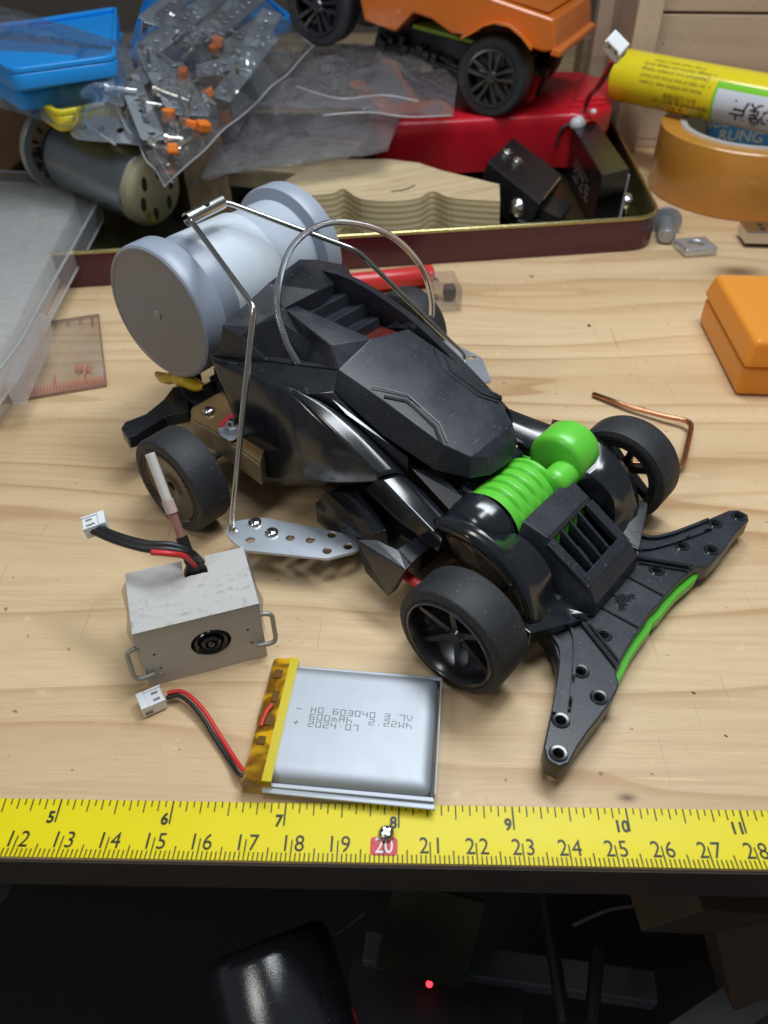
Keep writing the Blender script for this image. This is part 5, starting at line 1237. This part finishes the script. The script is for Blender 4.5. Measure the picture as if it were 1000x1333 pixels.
# lozenge tube resting on the roll and against the crate
ta = G(806, 97, 4.95); tb_ = G(1010, 137, 4.85)
TMX = frame(ta, tb_ - ta); TR = 1.38
tu = thing('lozenge_tube', 'yellow and white plastic tube with upside down printing, lying on the tape roll', 'tube'); tu.matrix_world = TMX
TL = (tb_ - ta).length + 3
MB().lathe([(0, .12), (TR * .8, .1), (TR * .93, .02), (TR, .1), (TR, TL), (0, TL)], None, 64, 'x').build('tube_body', TUBY, tu, smooth=35)
def onroll(mb, r_):                          # wrap flat (x, arc) drawing round the tube; arc 0 faces the viewer
    mb.v = [(x, -r_ * math.cos(y / TR), r_ * math.sin(y / TR)) for x, y, z in mb.v]; return mb
def patch(P, r_, name, m_):
    mb = MB(); xs = 14; ysn = 26
    for i in range(xs + 1):
        for j in range(ysn + 1):
            t_ = j / ysn; l = P[0](t_); r2 = P[1](t_); mb.v.append((l + (r2 - l) * i / xs, P[2] + (P[3] - P[2]) * t_, 0))
    for i in range(xs):
        for j in range(ysn): mb.f.append((i * (ysn + 1) + j, (i + 1) * (ysn + 1) + j, (i + 1) * (ysn + 1) + j + 1, i * (ysn + 1) + j + 1))
    return onroll(mb, r_).build(name, m_, tu, smooth=180)
XW = 6.55
patch((lambda t: XW - .14, lambda t: TL - .05, -2.6, .95), TR + .010, 'green_band', TUBG)
patch((lambda t: XW + .02, lambda t: TL - .04, -2.5, .60), TR + .018, 'white_panel', TUBW)
tiny = [('Dequalinium is an antiseptic lozenge', .95), ('for relief of sore throat and mouth', .62), ('Adults and children over 12 years', .30), ('Dosage: dissolve one lozenge slowly', 1.25), ('in the mouth every 3 hours', 1.55)]
it = [(s_, 3.9, y_, .30, .92, 0, math.pi) for s_, y_ in tiny] + [('*', 6.1, y_ + .1, .3, 1, 0, 0) for y_ in (.95, .3)]
it += [(s_, 4.6, y_, .34, .95, 0, math.pi) for s_, y_ in (('含片 口腔咽喉', -.15), ('缓解咽喉疼痛 每次一片', -.50), ('成人及儿童 每日三次', -.88), ('请仔细阅读说明书', -1.25))]
onroll(glyphs(it), TR + .016).build('small_print', mat('print_olive', (.16, .13, .02), .5), tu, smooth=None, weld=False)
onroll(glyphs([('喉片', 8.55, .12, 1.12, 1.0, .012, math.pi), ('®', 8.9, -.75, .42, 1, 0, math.pi)]), TR + .026).build('large_lettering', INK, tu, smooth=None, weld=False)
onroll(MB().add([(9.6, -.5, 0), (10.6, -.45, 0), (10.6, -.05, 0), (9.75, -.1, 0)], [(0, 1, 2, 3)]), TR + .026).build('logo_bar', INK, tu, smooth=None)

# bolt, square nut, metal plug on the bench right of the tin
q = G(865, 302, .45)
o = thing('bolt', 'steel bolt with a round head lying beside the tin corner', 'bolt'); d = G(872, 330, .4) - G(866, 290, .5)
o.matrix_world = frame(G(866, 290, .5), d)
MB().lathe([(0, -.36), (.45, -.33), (.78, -.2), (.85, .0), (.82, .06), (0, .07)], None, 28, 'x').build('bolt_head', ZINCD, o, smooth=50)
sh = [(.36, .04)]
for k in range(12): sh += [(.43, .10 + k * .135), (.43, .14 + k * .135), (.33, .17 + k * .135), (.33, .21 + k * .135)]
MB().lathe(sh + [(.3, 1.75), (0, 1.75)], None, 22, 'x').build('thread', ZINCD, o, smooth=30)
q = G(905, 321, .22)
o = plate('square_nut', fillet([(-.85, -.72), (.85, -.72), (.85, .72), (-.85, .72)], .1), [arc((0, 0), .38, 20)], -.2, .2, ZINC, None, q, (0, 0, R(10)), bevel=.05); tag(o, 'square steel nut lying beside the bolt', 'nut')
q = G(985, 303, .55)
o = thing('metal_plug', 'flat silver metal plug shell cut off by the right edge', 'plug', (q.x + .9, q.y, .55), (0, 0, R(-4)))
MB().box((0, 0, 0), (3.2, 1.5, .62)).build('plug_shell', mat('nickel', (.62, .61, .60), .28, 1.), o, smooth=None, bevel=.06)
for x, y in ((-.75, -.28), (-.75, .22), (-.2, -.28), (-.2, .22)): MB().box((x, y, .315), (.26, .26, .02)).build('square_hole', HOLE, o, smooth=None)

# orange clear box
zt_ = 2.05
oa, ob_ = G(955, 516, 0), G(910, 425, 0)
ang = math.atan2(ob_.y - oa.y, ob_.x - oa.x)
ox = thing('orange_box', 'translucent orange plastic box with a stepped lid at the right edge', 'plastic box', (oa.x, oa.y, 0), (0, 0, ang - math.pi / 2))
ln2 = (ob_ - oa).length
def slab(name, x0, x1, y0, y1, z0, z1, taper, parent, m_, bev):
    return MB().hexa([(x0, y0, z0), (x1, y0, z0), (x1, y1, z0), (x0, y1, z0)], [(x0 + taper, y0 + taper, z1), (x1 - taper, y0 + taper, z1), (x1 - taper, y1 - taper, z1), (x0 + taper, y1 - taper, z1)]).build(name, m_, parent, smooth=None, bevel=bev, seg=4)
slab('box_base', .05, 9, .0, ln2 + .4, .02, 1.25, -.02, ox, ORC, .22)
slab('lid', -.06, 9.1, -.10, ln2 + .5, 1.26, 2.3, .22, ox, ORC, .20)
# copper wire
cw = [(700, 588), (760, 597), (828, 604), (872, 608), (889, 606), (896, 575), (901, 553), (893, 547), (870, 543), (820, 530), (772, 513)]
o = MB().tube(bent([G(x, y, .12 + .25 * math.sin(i / 10 * math.pi)) for i, (x, y) in enumerate(cw)], .4), .10, 8).build('copper_wire', COP, None, smooth=180, weld=False); tag(o, 'bare copper wire bent to a hook behind the front wheel', 'wire')
# red pen and clear connector behind the car
pa, pb = G(430, 372, .55), G(563, 357, .55)
o = thing('red_pen', 'red pen lying behind the black car', 'pen'); o.matrix_world = frame(pa, pb - pa)
MB().lathe([(0, 0), (.42, 0), (.45, .1), (.45, (pb - pa).length - .1), (.40, (pb - pa).length), (0, (pb - pa).length)], None, 24, 'x').build('barrel', mat('pen_red', (.60, .035, .035), .3), o, smooth=40)
q = G(578, 380, .5)
o = thing('terminal_block', 'clear plastic terminal block with a steel screw inside, behind the black car', 'terminal block', (q.x, q.y, 0), (0, 0, R(8)))
MB().box((0, 0, .55), (1.25, 2.0, 1.0)).build('clear_housing', CLR, o, smooth=None, bevel=.08)
MB().box((.3, .2, .42), (.5, .5, .5)).build('brass_insert', HOLE, o, smooth=None)
MB().lathe([(0, -.4), (.28, -.4), (.3, .4), (0, .4)], Matrix.Translation((-.35, .5, .62)) @ Matrix.Rotation(R(80), 4, 'X'), 18).build('steel_screw', SILV, o, smooth=40)
# perforated strip, ruler and frosted case on the left
q = G(8, 492, .2)
a, b = G(-20, 520, .12), G(30, 476, .12)
o = plate('metal_strip', fillet([(0, -.55), ((b - a).length, -.55), ((b - a).length, .55), (0, .55)], .2), [arc(((b - a).length - .5 - .72 * k, .0), .17, 14) for k in range(4)], 0, .1, ZINCD, None, smooth=None); o.matrix_world = frame((a.x, a.y, .03), (b - a)); tag(o, 'dull perforated strip poking out from under the frosted case', 'metal strip', 'loose perforated metal strips')
r0, r1, r2_ = G(141, 408, .1), G(139, 501, .1), G(0, 524, .1)
ul = (r2_ - r1); RW = (r0 - r1).length
o = thing('ruler', 'clear plastic ruler with red numbers lying on the bench beside the frosted case', 'ruler'); o.matrix_world = frame((r1.x, r1.y, .02), -ul, (0, 0, 1))
MB().box((-5, RW / 2, .07), (10, RW, .12)).build('ruler_body', RULE, o, smooth=None, bevel=.02)
kr = MB(); kb = MB()
for k in range(90):
    h = .62; kr.add([(-.1 - k * .115, .05, .14), (-.1 - k * .115 + .05, .05, .14), (-.1 - k * .115 + .05, h, .14), (-.1 - k * .115, h, .14)], [(0, 1, 2, 3)])
for k in range(9): kr.add([(-.75 - k * 1.15, .6, .14), (-.70 - k * 1.15, .6, .14), (-.70 - k * 1.15, 1.3, .14), (-.75 - k * 1.15, 1.3, .14)], [(0, 1, 2, 3)])
for s_, x in (('36', -.75), ('37', -3.0), ('38', -5.2), ('39', -7.4)): g = glyphs([(s_, x, 1.0, .75, 1, .0, math.pi)]); g.v = [(x_, y_ + .7, .142) for x_, y_, z_ in g.v]; kr.add(g.v, g.f)
for k in range(16): kb.add([(-.3 - k * .5, RW - .1, .14), (-.24 - k * .5, RW - .1, .14), (-.24 - k * .5, RW - (.9 if k % 4 == 0 else .5), .14), (-.3 - k * .5, RW - (.9 if k % 4 == 0 else .5), .14)], [(0, 1, 2, 3)])
g = glyphs([('1', -4.6, RW - 2.0, .8, 1, 0, 0)]); kb.add([(x_, y_, .142) for x_, y_, z_ in g.v], g.f)
kr.build('red_scale', mat('ruler_red', (.45, .12, .10), .6), o, smooth=None, weld=False); kb.build('dark_scale', mat('ruler_brown', (.2, .12, .09), .6), o, smooth=None, weld=False)
MB().tube([(-10, RW - .02, .08), (0, RW - .02, .08), (0, .02, .08), (-10, .02, .08)], .045, 6).build('ruler_edge', mat('edge_pink', (.35, .2, .17), .3), o, smooth=60)
zc = 1.9
cp = [G(-120, 215, zc), G(116, 228, zc), G(131, 258, zc), G(48, 405, zc), G(30, 440, zc), G(-120, 640, zc)]
ca_ = thing('storage_case', 'frosted clear plastic storage case with a lid, cut off by the left edge', 'plastic case', (cp[2].x, cp[2].y, 0))
rel = lambda p: Vector((p.x - cp[2].x, p.y - cp[2].y))
o2 = fillet([tuple(rel(p)) for p in cp], .9, 6)
cen_ = Vector((-6, -4))
def casewall(z0, z1, k0_, k1_):
    mb = MB(); N = len(o2)
    for k_, z in ((k0_, z0), (k1_, z1)): mb.v += [(*(Vector(p) + (cen_ - Vector(p)).normalized() * k_), z) for p in o2]
    for i in range(N): mb.f.append((i, (i + 1) % N, N + (i + 1) % N, N + i))
    return mb
m1 = casewall(.02, 1.0, .75, .35); m1.f.append(tuple(range(len(o2)))[::-1]); m1.build('case_base', CASE, ca_, smooth=40)
m2 = casewall(.95, zc - .08, .0, .0); b_ = casewall(zc - .08, zc, .0, .10); k = len(m2.v); m2.v += b_.v; m2.f += [tuple(i + k for i in f) for f in b_.f]; m2.f.append(tuple(range(k + len(o2), k + 2 * len(o2)))); m2.build('lid', CASE, ca_, smooth=40)
MB().tube([(*(Vector(p) + (cen_ - Vector(p)).normalized() * .06), zc - .03) for p in o2], .07, 6, closed=True).build('lid_edge', SEAM, ca_, smooth=180)  # milky tube puts the edge highlight into colour
MB().tube([(*p, .97) for p in o2], .06, 6, closed=True).build('lid_edge', SEAM, ca_, smooth=180)
ins = [tuple(Vector(p) + (cen_ - Vector(p)).normalized() * 1.25) for p in o2]
plate('inner_tray', ins, [], .25, zc - .14, CASEI, ca_, bevel=.1)
MB().hexa([(*(rel(G(48, 405, zc)) + Vector((.05, .1))), .9), (*(rel(G(52, 412, zc)) + Vector((.3, .1))), .9), (*(rel(G(10, 500, zc)) + Vector((.3, .1))), .9), (*(rel(G(4, 495, zc)) + Vector((0, 0))), .9)], [(*(rel(G(48, 405, zc)) + Vector((.05, .1))), 1.9), (*(rel(G(52, 412, zc)) + Vector((.3, .1))), 1.9), (*(rel(G(10, 500, zc)) + Vector((.3, .1))), 1.9), (*(rel(G(4, 495, zc)) + Vector((0, 0))), 1.9)]).build('latch', CASE, ca_, smooth=None, bevel=.08)

# ------------------------------------------------------------------ things in the dark under the bench; that shade is also in their colours
def U(px, py, z): return G(px, py, z)
h0, h1 = U(348, 1228, -5.7), U(398, 1420, -6.9)
o = thing('rounded_tool', 'black rounded tool handle catching a bright streak of light under the bench', 'tool handle'); o.matrix_world = frame(h0, h1 - h0, (0, -.5, 1))
HB = mat('handle_black', (.012, .013, .016), .15, bump=.22, bscale=26, dust=.25, spec=1.)
HL = (h1 - h0).length
MB().lathe([(0, -.12), (1.3, -.10), (1.52, .02), (1.62, .3), (1.66, HL * .5), (1.7, HL + 2)], None, 48, 'x').build('handle_grip', HB, o, smooth=60)
a, b = U(470, 1262, -13), U(860, 1318, -13)
o = thing('grey_device', 'dim grey device bar with a glowing red light under the bench', 'device'); o.matrix_world = frame(a, b - a)
MB().box(((b - a).length / 2, .8, -.5), ((b - a).length, 1.0, .8)).build('device_bar', GREYB, o, smooth=None, bevel=.06)
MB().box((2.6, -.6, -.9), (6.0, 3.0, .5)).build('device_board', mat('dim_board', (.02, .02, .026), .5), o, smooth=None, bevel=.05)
lp_ = Matrix.Translation(o.matrix_world.inverted() @ U(559, 1281, -12.6))
MB().lathe([(0, .11), (.08, .08), (.11, 0), (.08, -.08), (0, -.11)], lp_, 16).build('red_light', LED, o, smooth=180)
MB().box((3.55, .4, .3), (.5, .5, .7)).build('green_part', mat('teal', (.01, .07, .055), .5), o, smooth=None, bevel=.04)
c1 = U(560, 1215, -11)
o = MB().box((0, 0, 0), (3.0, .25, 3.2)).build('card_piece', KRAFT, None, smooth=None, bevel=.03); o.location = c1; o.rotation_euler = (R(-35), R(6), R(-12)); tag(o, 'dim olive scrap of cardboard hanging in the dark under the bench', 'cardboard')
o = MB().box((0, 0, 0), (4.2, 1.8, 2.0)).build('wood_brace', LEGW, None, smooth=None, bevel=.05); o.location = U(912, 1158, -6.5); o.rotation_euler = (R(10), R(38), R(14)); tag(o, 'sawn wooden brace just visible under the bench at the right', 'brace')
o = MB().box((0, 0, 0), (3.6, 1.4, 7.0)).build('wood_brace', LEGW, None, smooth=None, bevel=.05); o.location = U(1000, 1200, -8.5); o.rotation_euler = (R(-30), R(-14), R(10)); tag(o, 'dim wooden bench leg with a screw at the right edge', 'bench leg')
sh_ = screw_head(o, (-.9, -.72, 1.2), (0, -1, 0), .35, STEELD)
o = MB().tube([U(-30, 1150, -1.6), U(6, 1150, -1.6)], .38, 20).build('clamp_end', ZINCD, None, smooth=50); tag(o, 'rounded grey metal end poking in at the left edge below the tape', 'clamp'); 
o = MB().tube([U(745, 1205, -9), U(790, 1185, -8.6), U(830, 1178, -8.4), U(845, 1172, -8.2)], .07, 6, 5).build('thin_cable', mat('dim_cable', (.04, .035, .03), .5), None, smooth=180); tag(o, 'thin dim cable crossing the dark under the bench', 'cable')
o = MB().tube([U(437, 1216, -9), U(474, 1189, -9)], .06, 6).build('bright_rod', GREYB, None); tag(o, 'short thin grey rod in the dark under the bench', 'rod')
for k, (p, q) in enumerate((((705, 1150, -10), (735, 1333, -10)), ((778, 1235, -10), (770, 1333, -10)))):
    o = MB().tube([U(*p), U(*q)], .22, 8).build('black_cable', BLKW, None); tag(o, ('black cable crossing in front of the grey device bar, leftmost of two', 'black cable crossing in front of the grey device bar, rightmost of two')[k], 'cable')
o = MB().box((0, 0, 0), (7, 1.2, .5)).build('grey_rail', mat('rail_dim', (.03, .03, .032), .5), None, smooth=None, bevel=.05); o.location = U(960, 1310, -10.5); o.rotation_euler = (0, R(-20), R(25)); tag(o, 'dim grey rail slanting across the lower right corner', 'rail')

# crumbs and flecks on the bench
for (x, y, s_) in ((767, 424, .08), (692, 360, .07), (903, 902, .035), (945, 958, .03)):
    if not s_: continue
    q = G(x, y, 0); o = MB().lathe([(0, 0), (1, .05), (.8, .35), (0, .5)], None, 7).build('wood_crumb', mat('crumb', (.09, .055, .03), .8) if 'crumb' not in MATS else MATS['crumb'], None, smooth=None)
    o.scale = (s_ * 1.6, s_, s_); o.location = q; o.rotation_euler = (0, 0, rnd.uniform(0, 3)); tag(o, 'tiny dark crumb lying on the bare bench top', 'crumb', 'crumbs on the bench top')
q = G(123, 683, 0)
